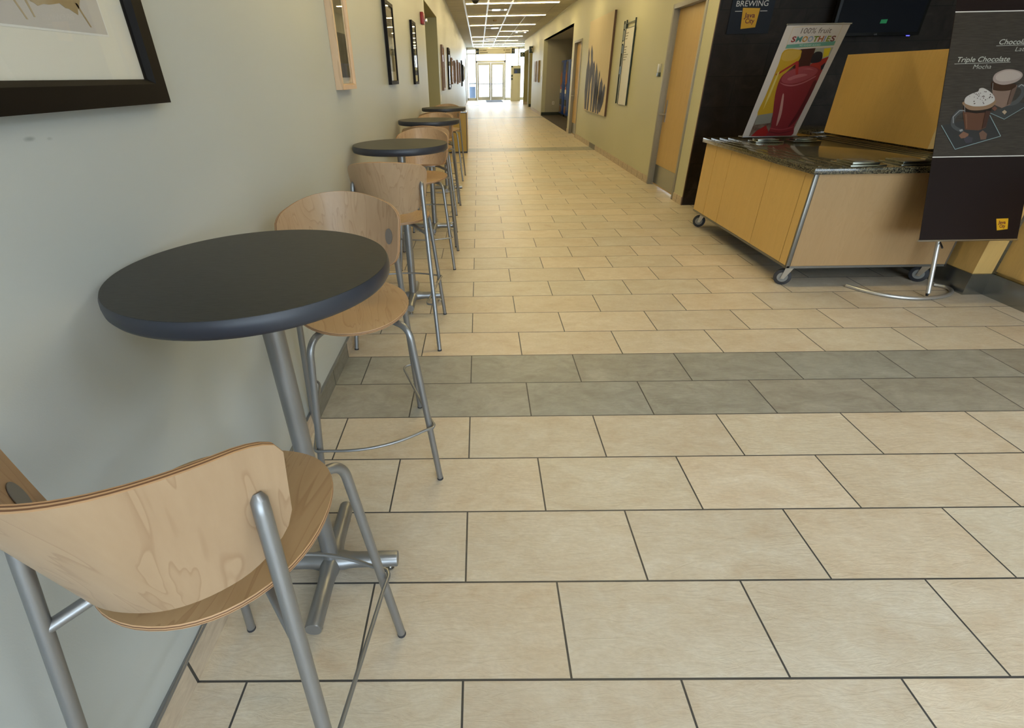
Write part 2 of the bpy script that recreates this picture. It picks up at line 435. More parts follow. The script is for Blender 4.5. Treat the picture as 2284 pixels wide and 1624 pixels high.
PRINTS['CH'] = {'lineb': [[-0.0226, 0.5295], [0.5937, 0.5319]], 't1': [[0.3035, 1.1913], [0.4598, 1.193], [0.302, 1.2241]], 'u1': [[0.2879, 1.185], [0.4609, 1.1873]], 't2': [[0.4102, 1.15], [0.4682, 1.1512], [0.4094, 1.1786]], 't3': [[0.061, 1.0939], [0.3893, 1.0973], [0.0601, 1.1263]], 'u3': [[0.0456, 1.0853], [0.3953, 1.0915]], 't4': [[0.1628, 1.0535], [0.2765, 1.0548], [0.1675, 1.0811]], 'body1': [[0.1415, 0.8194], [0.3249, 0.8256], [0.3105, 0.7056], [0.2688, 0.69], [0.1783, 0.6961]], 'dark1': [[0.1438, 0.8285], [0.3281, 0.8347], [0.3247, 0.8003], [0.235, 0.7925], [0.1542, 0.8031]], 'foam1': [[0.1431, 0.8651], [0.3334, 0.8712], [0.3289, 0.8301], [0.2707, 0.8127], [0.202, 0.8115], [0.1596, 0.8282]], 'cream': [[0.1468, 0.8582], [0.1489, 0.8879], [0.1841, 0.91], [0.2208, 0.923], [0.2277, 0.9388], [0.2542, 0.9406], [0.3002, 0.9172], [0.3299, 0.8895], [0.3327, 0.8621], [0.2857, 0.8377], [0.2175, 0.8342], [0.1715, 0.8441]], 'handle1': [[0.162, 0.8144], [0.1196, 0.8174], [0.0803, 0.7743], [0.0909, 0.7138], [0.1564, 0.6801], [0.1688, 0.6939], [0.1116, 0.7228], [0.1067, 0.7646], [0.1357, 0.7964], [0.1654, 0.796]], 'plate1': [[0.0221, 0.7242], [0.1347, 0.5769], [0.4148, 0.6526], [0.3213, 0.7796]], 'choc1': [[0.1447, 0.6616], [0.1705, 0.6845], [0.2079, 0.6699], [0.2021, 0.6466], [0.163, 0.6425]], 'choc2': [[0.1789, 0.6376], [0.2004, 0.656], [0.2371, 0.646], [0.2372, 0.6178], [0.1981, 0.6137]], 'choc3': [[0.2718, 0.6736], [0.2936, 0.6896], [0.325, 0.6681], [0.3237, 0.6353], [0.2892, 0.6335]], 'body2': [[0.3031, 0.9534], [0.4636, 0.9552], [0.4421, 0.842], [0.3919, 0.8222], [0.3386, 0.8437]], 'dark2': [[0.3004, 0.9805], [0.3645, 0.9636], [0.4525, 0.9622], [0.4437, 0.933], [0.3773, 0.9227], [0.309, 0.9352]], 'foam2': [[0.3027, 0.9939], [0.3137, 1.0251], [0.363, 1.0466], [0.416, 1.048], [0.4726, 1.0314], [0.4854, 1.0043], [0.4502, 0.9735], [0.38, 0.9589], [0.3241, 0.9711]], 'foam2b': [[0.3189, 0.9981], [0.3243, 1.0205], [0.3691, 1.0398], [0.4173, 1.0413], [0.4638, 1.0271], [0.4752, 1.0068], [0.4427, 0.9871], [0.3761, 0.9792], [0.3361, 0.9844]], 'handle2': [[0.4605, 0.9463], [0.4862, 0.9639], [0.5159, 0.9499], [0.5236, 0.8999], [0.4855, 0.8459], [0.4192, 0.8332], [0.4166, 0.847], [0.4711, 0.8689], [0.4972, 0.9095], [0.4868, 0.9368]], 'plate2': [[0.3236, 0.7934], [0.4198, 0.755], [0.5602, 0.8401], [0.4827, 0.8596]], 'choc4': [[0.3282, 0.8209], [0.3453, 0.8344], [0.3628, 0.8204], [0.351, 0.8045]], 'choc5': [[0.3964, 0.7992], [0.4114, 0.8104], [0.4285, 0.7986], [0.4168, 0.7827]]}
PRINTS['CH2'] = {'top': [[0.0393, 1.3788], [0.4216, 1.3821]], 'logo': [[0.4898, 0.136], [0.5698, 0.1378], [0.5775, 0.068], [0.5074, 0.0602]], 'lt': [[0.5085, 0.101], [0.5676, 0.103], [0.507, 0.1242]], 'corners': [[-0.0004, 0.0001], [0.6544, -0.0034]]}
PRINTS['DW'] = {'sign': [[0.1279, 1.8246], [0.5786, 1.8209], [0.5782, 2.117]], 'brewing': [[0.1718, 2.0669], [0.5128, 2.068], [0.1724, 2.1195]], 'l1': [[0.1726, 2.0245], [0.2471, 2.0233]], 'l2': [[0.4405, 2.0235], [0.5159, 2.0223]], 'logo': [[0.2492, 2.0535], [0.4336, 2.0481], [0.4248, 1.8792], [0.2705, 1.8665]], 'java': [[0.2799, 1.9667], [0.3954, 1.9682], [0.2792, 2.008]], 'city': [[0.3032, 1.9164], [0.3994, 1.9166], [0.303, 1.9556]]}
PRINTS['TV'] = {'bl': [[1.3527, 1.7578]], 'br': [[2.2186, 1.7728]], 'bevel': [[1.3539, 1.79], [2.2053, 1.7837]], 'left': [[1.2676, 1.9601], [1.2808, 2.0285]], 'right': [[2.2186, 1.7728], [2.2292, 2.0135]], 'sticker': [[1.7601, 1.9259], [1.8289, 1.9283], [1.826, 1.8921], [1.7569, 1.8918]], 'led': [[2.1085, 1.771]], 'logo': [[1.7428, 1.7996]]}
PRINTS['CV'] = {'c': [[0.1932, 2.5155], [2.5901, 2.4764], [2.6113, 0.7317], [0.4396, 0.7349]], 's1': [[0.3816, 1.9925], [0.5092, 1.8768], [0.4997, 1.7655], [0.6333, 1.6224], [0.6499, 1.3951], [0.6148, 1.0446], [0.6184, 0.7442], [0.4318, 0.7499], [0.2823, 1.1106], [0.2878, 1.5551], [0.3672, 1.7405], [0.3478, 1.9103]], 's2': [[0.6898, 2.0336], [0.8676, 1.8916], [0.9297, 1.7274], [1.0383, 1.6708], [1.0194, 1.4794], [0.8846, 1.2683], [0.9038, 0.9071], [0.8637, 0.7346], [0.7137, 0.7341], [0.7066, 1.1207], [0.6533, 1.5517], [0.74, 1.7042], [0.638, 1.8998]], 's3': [[1.1276, 1.7228], [1.2309, 1.6136], [1.2883, 1.3422], [1.2619, 1.0918], [1.2266, 0.7397], [1.142, 0.7424], [1.0402, 1.1287], [1.0194, 1.4794], [1.0288, 1.6438]], 's4': [[1.3782, 1.6775], [1.5441, 1.5302], [1.6634, 1.3448], [1.62, 1.0742], [1.5278, 0.735], [1.369, 0.7332], [1.3184, 1.1353], [1.3066, 1.4105], [1.3519, 1.5852]], 's5': [[1.7573, 1.5349], [1.8301, 1.4503], [1.8072, 1.3458], [1.804, 1.1468], [1.7788, 0.9428], [1.7641, 0.7275], [1.6713, 0.7291], [1.62, 1.0742], [1.6997, 1.3451], [1.7169, 1.4767]], 's6': [[2.0203, 1.4052], [2.1589, 1.2972], [2.1861, 1.1559], [2.1183, 0.9567], [2.0074, 0.7322], [1.8902, 0.7308], [1.8745, 1.0817], [1.9402, 1.2947]], 's7': [[2.3307, 1.2992], [2.4351, 1.2251], [2.4176, 1.0977], [2.3412, 0.9266], [2.1459, 0.7703], [2.059, 0.7721], [2.1184, 1.023], [2.2327, 1.1957]], 's8': [[1.3368, 1.397], [1.6704, 1.3316], [2.0094, 1.2955], [2.3902, 1.2116], [2.3793, 1.0451], [2.1866, 0.9595], [1.9654, 0.9774], [1.6909, 0.9392], [1.3931, 1.0675]]}
PRINTS['LS'] = {'l': [[0.0582, 2.2553], [0.0745, 0.9903]], 'l2': [[0.2088, 2.2585], [0.2143, 0.9845]], 'r': [[0.7807, 2.2454], [0.7749, 0.9868]], 'b1': [[0.1165, 2.2097], [0.7838, 2.2166]], 'b2': [[0.1788, 2.1384], [0.7669, 2.1315]], 'panel': [[0.2772, 2.1316], [0.7669, 2.1315], [0.7513, 0.9857], [0.2406, 0.9856]], 'k1': [[0.0931, 2.1184], [0.3229, 1.9593]], 'k2': [[0.0629, 1.8983], [0.2693, 1.7727]], 'k3': [[0.0796, 1.5816], [0.2457, 1.4637]]}

def root_of(o):
    while o.parent is not None: o = o.parent
    return o
def wpart(mb, name, m, parent, **kw):
    """part whose mesh is given in world coordinates"""
    o = mb.build(name, m, parent, **kw)
    o.data.transform(Matrix.Translation(-root_of(parent).location)); return o
def wtext(name, s, P0, U, V, w, h, m, parent, **kw):
    o = text_mesh(name, s, P0, U, V, w, h, m, parent, **kw)
    o.data.transform(Matrix.Translation(-root_of(parent).location)); return o

# ================================================================== SETTING
XL, XR, ZC = -.765, 2.645, 3.13
YE, YN = 38.0, -8.0
XF = 7.6
TH = .16
# floor
struct('floor', MB().box(-3.2, XF+.2, YN-.1, YE+.1, -.10, 0), M['tile'], smooth=False)
struct('floor_alcove', MB().box(XR+.002, 5.4, 15.22, 22.28, 0, .006), M['carpet'], smooth=False)
# ceiling (several panels joined, grooves are separate trims)
struct('ceiling', MB().box(-3.2, XF+.2, YN-.1, YE+.1, ZC, ZC+.12), M['ceil'], smooth=False)

# left wall with the wide opening
wl = MB()
wl.box(XL-.40, XL, YN, 8.42, 0, ZC).box(XL-.40, XL, 8.42, 11.05, 2.49, ZC).box(XL-.40, XL, 11.05, 33.9, 0, ZC)
wl.box(XL-.40, XL, 33.9, 34.9, 2.45, ZC).box(XL-.40, XL, 34.9, YE, 0, ZC)
struct('wall_left', wl, M['wall_l'], smooth=False)
wr = MB().box(-3.1, -2.95, 8.0, 11.6, 0, ZC).box(-3.1, XL-.4, 11.05, 11.2, 0, ZC).box(-3.1, XL-.4, 8.2, 8.42, 0, ZC)
struct('wall_left_recess', wr, M['wall_olive'], smooth=False)
# olive lining of the opening jambs
struct('trim_1', MB().box(XL-.40, XL-.001, 11.045, 11.052, 0, 2.49).box(XL-.40, XL-.001, 8.418, 8.425, 0, 2.49).box(XL-.4, XL-.001, 8.42, 11.05, 2.485, 2.492), M['wall_olive'], smooth=False)
# right wall: pieces between cafe corner, doors and alcove
wr = MB()
def rw(y0, y1, z0=0, z1=ZC): wr.box(XR, XR+TH, y0, y1, z0, z1)
rw(5.715, 6.03); rw(6.03, 7.17, 2.22, ZC); rw(7.17, 13.75); rw(13.75, 14.85, 2.22, ZC); rw(14.85, 15.22)
rw(15.22, 22.28, 2.66, ZC); rw(22.28, 26.9); rw(26.9, 31.8, 2.62, ZC)
struct('wall_right', wr, M['wall_r'], smooth=False)
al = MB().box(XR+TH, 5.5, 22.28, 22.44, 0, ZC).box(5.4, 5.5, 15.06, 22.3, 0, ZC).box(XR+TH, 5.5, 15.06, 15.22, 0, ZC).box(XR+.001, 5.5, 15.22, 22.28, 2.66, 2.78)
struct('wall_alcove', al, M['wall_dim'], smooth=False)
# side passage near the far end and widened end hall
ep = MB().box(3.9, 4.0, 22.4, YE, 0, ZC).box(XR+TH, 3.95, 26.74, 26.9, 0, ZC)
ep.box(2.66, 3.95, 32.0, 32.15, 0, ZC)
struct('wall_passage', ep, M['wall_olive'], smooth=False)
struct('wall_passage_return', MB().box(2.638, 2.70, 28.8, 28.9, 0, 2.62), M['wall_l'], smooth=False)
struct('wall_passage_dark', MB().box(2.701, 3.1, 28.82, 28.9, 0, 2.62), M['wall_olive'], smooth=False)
# cafe: dark slate end wall, far right wall, front wall
struct('wall_cafe', MB().box(XR+.006, XF+.1, 5.708, 5.714, 0, ZC).box(XR+TH+.001, XF+.1, 5.714, 5.86, 0, ZC), M['darktile'], smooth=False)
struct('wall_cafe_side', MB().box(XF, XF+.15, YN, 5.75, 0, ZC), M['wall_r'], smooth=False)
struct('trim_2', MB().box(XR-.002, XR+.006, 5.700, 5.714, 0, ZC), mat('brown_edge_strip', (.12, .07, .045), .5), smooth=False)
# glazed front behind the viewer
fw = MB().box(XL-.4, XF+.15, YN-.15, YN, 0, .12).box(XL-.4, XF+.15, YN-.15, YN, 3.0, ZC)
for k in range(6):
    x = XL-.1 + k*1.68; fw.box(x-.03, x+.03, YN-.12, YN, .12, 3.0)
struct('window_1', fw, M['alu'], smooth=False)
struct('window_1_glass', MB().box(XL, XF, YN-.07, YN-.062, .12, 3.0), M['glass'], smooth=False)

# skirting tiles
bl = MB()
for a, b in ((YN, 8.42), (11.05, 33.9), (34.9, YE)): bl.box(XL, -.7535, a, b, 0, .098)
struct('baseboard_left', bl, M['basetile'], smooth=False)
tl = MB()
for a, b in ((YN, 8.42), (11.05, 33.9), (34.9, YE)): tl.box(XL, -.7525, a, b, .098, .103)
struct('trim_3', tl, M['silver'], smooth=False)
brr = MB()
for a, b in ((5.715, 6.01), (7.19, 13.73), (14.87, 15.22), (22.28, 26.9)): brr.box(2.633, XR, a, b, 0, .10)
struct('baseboard_right', brr, M['basetile'], smooth=False)
struct('baseboard_alcove', MB().box(XR+.01, 5.4, 22.265, 22.28, 0, .12).box(2.701, 3.1, 28.805, 28.82, 0, .14), mat('dark_green_rubber_base', (.02, .028, .02), .6), smooth=False)
struct('baseboard_passage', MB().box(2.66, 3.9, 31.985, 32.0, 0, .12), M['basetile'], smooth=False)

# ceiling tracks
tr = MB()
for x in (-.30, .33, .965): tr.box(x-.024, x+.024, YN, YE, ZC-.008, ZC+.01)
tr.box(1.60-.010, 1.60+.010, 18.4, YE, ZC-.004, ZC+.01)
struct('trim_4', tr, mat('white_ceiling_tee', (.92, .92, .92), .3), smooth=False)
struct('trim_5', MB().box(2.19, 2.20, YN, 31.8, ZC-.001, ZC+.01), M['ink'], smooth=False)
struct('trim_6', MB().box(XL, XL+.012, YN, YE, ZC-.012, ZC).box(XR-.012, XR, 5.71, 31.8, ZC-.012, ZC), M['alu'], smooth=False)
# cross joints of the ceiling boards
cj = MB()
y = YN
while y < YE:
    cj.box(XL, 2.6, y, y+.006, ZC-.0008, ZC+.004); y += .61
struct('trim_7', cj, mat('ceiling_joint_shadow_gap', (.30, .27, .21), .8), smooth=False)

# glazed far end
fr = MB()
for x in (XL+.02, -.14, 1.85, 2.75, 3.86): fr.box(x-.035, x+.035, YE-.06, YE+.06, 0, ZC-.02)
fr.box(XL, 4.0, YE-.06, YE+.06, ZC-.14, ZC).box(XL, -.14, YE-.06, YE+.06, 0, .16).box(1.85, 3.9, YE-.06, YE+.06, 0, .16)
fr.box(XL, -.14, YE-.05, YE+.05, 2.72, 2.78)
struct('window_2', fr, M['alu'], smooth=False)
struct('window_2_glass', MB().box(XL, -.14, YE-.006, YE, .16, 3.0).box(1.85, 3.9, YE-.006, YE, .16, 3.0).box(-.14, 1.85, YE-.006, YE, 2.36, 3.0), M['glass'], smooth=False)
d3 = MB().box(-.14, -.06, YE-.07, YE+.05, 0, 2.36).box(1.78, 1.86, YE-.07, YE+.05, 0, 2.36).box(-.14, 1.86, YE-.07, YE+.05, 2.24, 2.36)
doorframe = struct('door_1', d3, M['alu'], smooth=False)
for x0, x1, hx in ((-.055, .855, .70), (.865, 1.775, 1.00)):
    lf = MB().box(x0, x0+.11, YE-.05, YE, .01, 2.235).box(x1-.11, x1, YE-.05, YE, .01, 2.235).box(x0+.11, x1-.11, YE-.05, YE, .01, .22).box(x0+.11, x1-.11, YE-.05, YE, 2.10, 2.235)
    L = lf.build('door_leaf', M['alu'], doorframe, smooth=False)
    MB().box(x0+.11, x1-.11, YE-.03, YE-.024, .22, 2.10).build('glass_pane', M['glass'], L, smooth=False)
    MB().box(x0+.02, x1-.02, YE-.10, YE-.07, .96, 1.02).box(x0+.02, x0+.06, YE-.10, YE-.05, .95, 1.03).box(x1-.06, x1-.02, YE-.10, YE-.05, .95, 1.03).build('push_bar', M['steel'], L, smooth=False)

# wooden doors in the right wall
def wood_door(idx, y0, y1, handle_y):
    f = MB()
    f.box(XR-.012, XR+TH, y0, y0+.055, 0, 2.24, .004).box(XR-.012, XR+TH, y1-.055, y1, 0, 2.24, .004).box(XR-.012, XR+TH, y0+.055, y1-.055, 2.185, 2.24, .004)
    # stops
    f.box(XR+.045, XR+.064, y0+.055, y0+.07, 0, 2.185).box(XR+.045, XR+.064, y1-.07, y1-.055, 0, 2.185)
    F_ = struct('door_%d' % idx, f, M['frame_grey'])
    X = XR+.065
    L = MB().box(X, X+.045, y0+.057, y1-.057, .012, 2.182).build('door_leaf', M['doorwood'], F_, smooth=False)
    MB().box(X-.003, X, y0+.06, y1-.06, .03, .29).build('kick_plate', M['kick'], L, smooth=False)
    MB().box(X-.006, X, y1-.165, y1-.125, .86, 1.14).build('handle_plate', M['steel'], L, smooth=False)
    MB().tube(bend([(X, y1-.145, .96), (X-.06, y1-.145, .96), (X-.06, y1-.04, .96)], .015), .009, 10).build('door_handle', M['steel'], L)
    return F_
wood_door(2, 6.02, 7.18, 7)
wood_door(3, 13.74, 14.86, 14)
# door frame near the end of the left wall
f = MB().box(XL-.2, XL+.012, 33.9, 33.96, 0, 2.45).box(XL-.2, XL+.012, 34.84, 34.9, 0, 2.45).box(XL-.2, XL+.012, 33.96, 34.84, 2.39, 2.45)
F4 = struct('door_4', f, mat('olive_door_frame', (.20, .19, .10), .5))
MB().box(XL-.12, XL-.07, 33.96, 34.84, .01, 2.39).build('door_leaf', M['doorwood'], F4, smooth=False)

# ================================================================== CEILING LAMPS
LY = [15.15, 18.28, 21.55, 24.60, 27.82, 31.08, 34.2, 37.2]
NEAR = [11.98, 8.84, 5.70, 2.56]
ordn = ['nearest', 'second', 'third', 'fourth', 'fifth', 'sixth', 'seventh', 'last']
def lamp(y, x0, x1, label):
    t = thing('linear_ceiling_light', ((x0+x1)/2, y, ZC), label, 'ceiling light', 'linear ceiling lights across the corridor')
    wpart(MB().box(x0-.02, x1+.02, y-.075, y+.075, ZC-.012, ZC-.001), 'housing', M['white'], t, smooth=False)
    wpart(MB().box(x0, x1, y-.055, y+.055, ZC-.022, ZC-.012), 'diffuser', M['lamp'], t, smooth=False)
for i, y in enumerate(LY):
    x0 = 1.0 if i == 3 else -.25
    x1 = 2.9 if i >= 6 else 2.2
    if i == 3: lb = 'short linear ceiling light on the right half, fourth away from the viewer'
    elif i == 7: lb = 'long glowing linear ceiling light closest to the far glass doors'
    elif i == 0: lb = 'glowing linear ceiling light at the top edge, nearest to the viewer'
    else: lb = 'glowing linear ceiling light across the corridor, %s counted away from the viewer' % ordn[i]
    lamp(y, x0, x1, lb)
for y in NEAR:
    lamp(y, -.25, 2.2, 'linear ceiling light overhead, out of the picture towards the viewer')

COOL = mat('added_fill_diffuser', (.9, .9, .9), .5, emit=(.84, .93, 1.0), estr=9.0)  # unseen panels, added overhead to brighten and cool the near floor
for x, y in ((3.1, -.9), (3.1, -3.6), (1.1, -2.5)):
    t = thing('added_fill_panel', (x, y, ZC), 'square cool white fill panel added overhead, out of the picture', 'ceiling light', 'added square fill panels over the seating')
    wpart(MB().box(x-.64, x+.64, y-.64, y+.64, ZC-.015, ZC-.001), 'housing', M['white'], t, smooth=False)
    wpart(MB().box(x-.6, x+.6, y-.6, y+.6, ZC-.022, ZC-.015), 'diffuser', COOL, t, smooth=False)

def spot_unit(x0, x1, y, label, spots):
    t = thing('ceiling_spot_tray', ((x0+x1)/2, y, ZC), label, 'ceiling light', 'spot trays between the ceiling tracks')
    wpart(MB().box(x0, x1, y-.17, y+.17, ZC-.014, ZC-.001, .004), 'tray', M['alu'], t)
    for a, b in spots:
        wpart(MB().box(a, b, y-.12, y+.12, ZC-.024, ZC-.014, .004), 'lamp', M['spot'], t)
spot_unit(.36, .94, 16.65, 'grey ceiling tray with bright white lamps, nearest one, between the two central tracks', [(.47, .70), (.82, .89)])
spot_unit(.36, .94, 22.9, 'grey ceiling tray with one bright lamp, between the third and fourth lights', [(.58, .86)])
spot_unit(1.63, 2.22, 25.45, 'grey ceiling tray right of centre, just behind the short linear light', [(1.72, 1.80), (2.10, 2.18)])
spot_unit(.38, 1.0, 29.45, 'wide bright ceiling tray between the fifth and sixth linear lights', [(.44, .92)])
o = MB().lathe([(.0001, -.075), (.05, -.065), (.075, -.035), (.08, -.012), (.10, -.010), (.10, 0)], (0, 0, 0), 28).build('dome_camera', M['black']); o.location = (-.005, 14.68, ZC-.001)
tag(o, 'black dome security camera on the ceiling beside the nearest lamp', 'camera')
o = MB().lathe([(.0001, -.045), (.05, -.04), (.065, -.015), (.07, 0)], (0, 0, 0), 24).build('smoke_detector', mat('beige_plastic', (.30, .24, .14), .5)); o.location = (.63, 19.8, ZC-.001)
tag(o, 'round beige smoke detector on the ceiling between the second and third lights', 'smoke detector')

# ================================================================== BAR STOOLS
def shell(surf, faces, boundary, normals, th, mats, name, parent):
    """curved plywood: top & bottom skins and a striped edge"""
    bm = MB(); top = [bm.bm.verts.new(p) for p in surf]
    layers = [top]; K = 5
    for k in range(1, K+1):
        layers.append(None)
    bot = [bm.bm.verts.new(Vector(p) - Vector(n)*th) for p, n in zip(surf, normals)]
    for f in faces:
        bm.mi = 0; bm._f([top[i] for i in f]); bm._f([bot[i] for i in reversed(f)])
    prev = [top[i] for i in boundary]
    nb = len(boundary)
    for k in range(1, K+1):
        if k == K: cur = [bot[i] for i in boundary]
        else:
            off = math.sin(PI*k/K)*.0012
            cen = sum((Vector(p) for p in surf), Vector())/len(surf)
            cur = []
            for i in boundary:
                p = Vector(surf[i]); n = Vector(normals[i]); d = (p-cen); d -= n*d.dot(n); d.normalize()
                cur.append(bm.bm.verts.new(p - n*th*k/K + d*off))
        bm.mi = 2 if k % 2 == 0 else 1
        for i in range(nb):
            bm._f([prev[i], prev[(i+1) % nb], cur[(i+1) % nb], cur[i]])
        prev = cur
    return bm.build(name, mats, parent, angle=50)

BK_YC, BK_K, BK_LEAN = -.205, 5.9, .26
def back_pt(x, z):
    return Vector((x, BK_YC + BK_K*abs(x)**2.3 - BK_LEAN*(z-.95), z))
def back_n(x, z):
    e = 1e-3
    a = back_pt(x+e, z)-back_pt(x-e, z); b = back_pt(x, z+e)-back_pt(x, z-e)
    return (a.cross(b)).normalized() * -1      # towards +y (sitter)
def make_stool():
    t = thing('bar_stool', (0, 0, 0), 'x', 'bar stool', 'bar stools along the left wall')
    # seat
    nr, na = 9, 56; pts = [(0, .045, 0)]; hx, hy, yc = .200, .2175, .047
    def sz(x, y):
        r = min(1, math.hypot(x/hx, (y-yc)/hy)); yy = (y-yc)/hy
        return .752 - .010*(1-r*r) - .018*max(0, yy)**3 + .008*max(0, -yy)**2 + .006*(x/hx)**2
    for i in range(1, nr+1):
        r = i/nr
        for k in range(na):
            a = 2*PI*k/na; c, s_ = math.cos(a), math.sin(a); e = .93
            x = hx*r*math.copysign(abs(c)**e, c)*(1+.05*s_); y = yc+hy*r*math.copysign(abs(s_)**e, s_)
            pts.append((x, y, 0))
    pts = [(x, y, sz(x, y)) for x, y, z in pts]
    faces = [[0, 1+k, 1+(k+1) % na] for k in range(na)]
    for i in range(nr-1):
        a0 = 1+i*na
        for k in range(na): faces.append([a0+k, a0+na+k, a0+na+(k+1) % na, a0+(k+1) % na])
    e = 1e-3
    nrm = []
    for x, y, z in pts:
        nrm.append(Vector((-(sz(x+e, y)-sz(x-e, y))/(2*e)*.5, -(sz(x, y+e)-sz(x, y-e))/(2*e)*.5, 1)).normalized())
    shell(pts, faces, [1+(nr-1)*na+k for k in range(na)], nrm, .012, [M['maple'], M['ply_light'], M['ply_dark']], 'seat', t)
    # backrest: grid with rounded corners
    nu, nv = 36, 14; P = []; Nn = []; zb = .812
    for i in range(nu+1):
        s_ = -1+2*i/nu; u = math.copysign(1-(1-abs(s_))**1.25, s_)          # denser near the ends
        for j in range(nv+1):
            v = j/nv
            zt = 1.097 - .046*abs(u)**2.2
            zbb = zb + .012*abs(u)**3
            d = (1-abs(u))*.21; rc = .036
            ins = rc-math.sqrt(max(0, rc*rc-max(0, rc-d)**2)) if d < rc else 0
            rb = .07; inb = rb-math.sqrt(max(0, rb*rb-max(0, rb-d)**2)) if d < rb else 0
            z = (zbb+inb) + (zt-ins-zbb-inb)*v
            hw = .186 + .031*(z-.80)/.25
            x = u*hw
            P.append(back_pt(x, z)); Nn.append(back_n(x, z))
    idx = lambda i, j: i*(nv+1)+j
    faces = [[idx(i, j), idx(i+1, j), idx(i+1, j+1), idx(i, j+1)] for i in range(nu) for j in range(nv)]
    bd = [idx(i, 0) for i in range(nu)] + [idx(nu, j) for j in range(nv)] + [idx(i, nv) for i in range(nu, 0, -1)] + [idx(0, j) for j in range(nv, 0, -1)]
    bk = shell(P, faces, bd, Nn, .0115, [M['maple_back'], M['ply_light'], M['ply_dark']], 'backrest', t)
    AX, AZ = .177, .945
    for s_ in (-1, 1):
        c = back_pt(s_*AX, AZ); n = back_n(s_*AX, AZ); ux = Vector((0, 0, 1)); ux = (ux-n*ux.dot(n)).normalized(); uy = n.cross(ux)
        ring = [c + n*.0015 + ux*.030*math.cos(2*PI*k/28) + uy*.019*math.sin(2*PI*k/28) for k in range(28)]
        mb = MB(); mb.poly(ring, n*.001 if True else n); mb.build('mounting_disc', M['silver'], bk)
    # rear legs
    r = .0128
    for s_ in (-1, 1):
        c = back_pt(s_*AX, AZ); n = back_n(s_*AX, AZ)
        topc = c - n*(.0115+r*.85)
        foot = Vector((s_*.263, -.27, 0))
        dirv = (topc-foot).normalized()
        tip = topc + dirv*.022
        mb = MB().tube([foot+dirv*.008, foot+(topc-foot)*.5, topc, tip, tip+dirv*.008+n*.004], [r, r, r, r*.96, r*.55], 18)
        L = mb.build('leg', M['silver'], t)
        MB().tube([foot, foot+dirv*.009], r*1.06, 16).build('rubber_foot', M['rubber'], L)
        # strut from the leg under the seat
        a = foot + (topc-foot)*(.700/topc.z)
        MB().tube([a, (s_*.115, -.045, .722), (s_*.05, .02, .728)], .0115, 14).build('seat_strut', M['silver'], t)
    # front legs
    for s_ in (-1, 1):
        foot = Vector((s_*.236, .27, 0)); cor = Vector((s_*.167, .252, .718)); ins = Vector((s_*.04, .06, .722))
        dirv = (cor-foot).normalized()
        mb = MB().tube(bend([ins, cor, foot+dirv*.008], .055, 9), .0122, 18)
        L = mb.build('leg', M['silver'], t)
        MB().tube([foot, foot+dirv*.009], .0130, 16).build('rubber_foot', M['rubber'], L)
    # foot rest: bent rod
    zf = .287; yf = .262; xf = .2085; pth = []
    right = [(.2365, -.2235, zf+.004), (.200, -.215, zf+.002), (.192, -.190, zf), (.2225, .225, zf), (.2285, .268, zf), (.219, .283, zf)]
    arc = [(x, .283+.045*(1-(x/.2)**2), zf) for x in [.2-.4*k/16 for k in range(0, 17)]]
    left = [(-x, y, z) for x, y, z in reversed(right)]
    MB().tube(bend(right, .012, 3)+[Vector(a) for a in arc[1:-1]]+bend(left, .012, 3), .0056, 10).build('foot_rest', M['silver'], t)
    MB().box(-.07, .07, -.03, .12, .716, .7385, .004).build('seat_plate', M['silver'], t)
    return t
st0 = make_stool()
stools = [
 ((-.439, -.127), -.043, 'nearest maple bar stool seen from behind, cut by the lower left corner'),
 ((-.427, .986), 3.455, 'maple bar stool facing the viewer just behind the nearest round table'),
 ((-.449, 2.207), -.052, 'maple bar stool with its back to us in front of the second table'),
 ((-.415, 3.66), PI+.03, 'maple bar stool facing the viewer behind the second table'),
 ((-.440, 4.33), -.02, 'maple bar stool with its back to us in front of the third table'),
 ((-.465, 5.61), PI, 'maple bar stool facing the viewer between the third and fourth tables'),
 ((-.49, 6.27), .0, 'maple bar stool with its back to us in front of the fourth table'),
 ((-.455, 7.88), PI, 'farthest maple bar stool behind the last round table')]
for i, (xy, rz, lb) in enumerate(stools):
    if i == 0:
        st0.location = (*xy, 0); st0.rotation_euler = (0, 0, rz); st0['label'] = lb
    else: dup(st0, (*xy, 0), rz, lb)

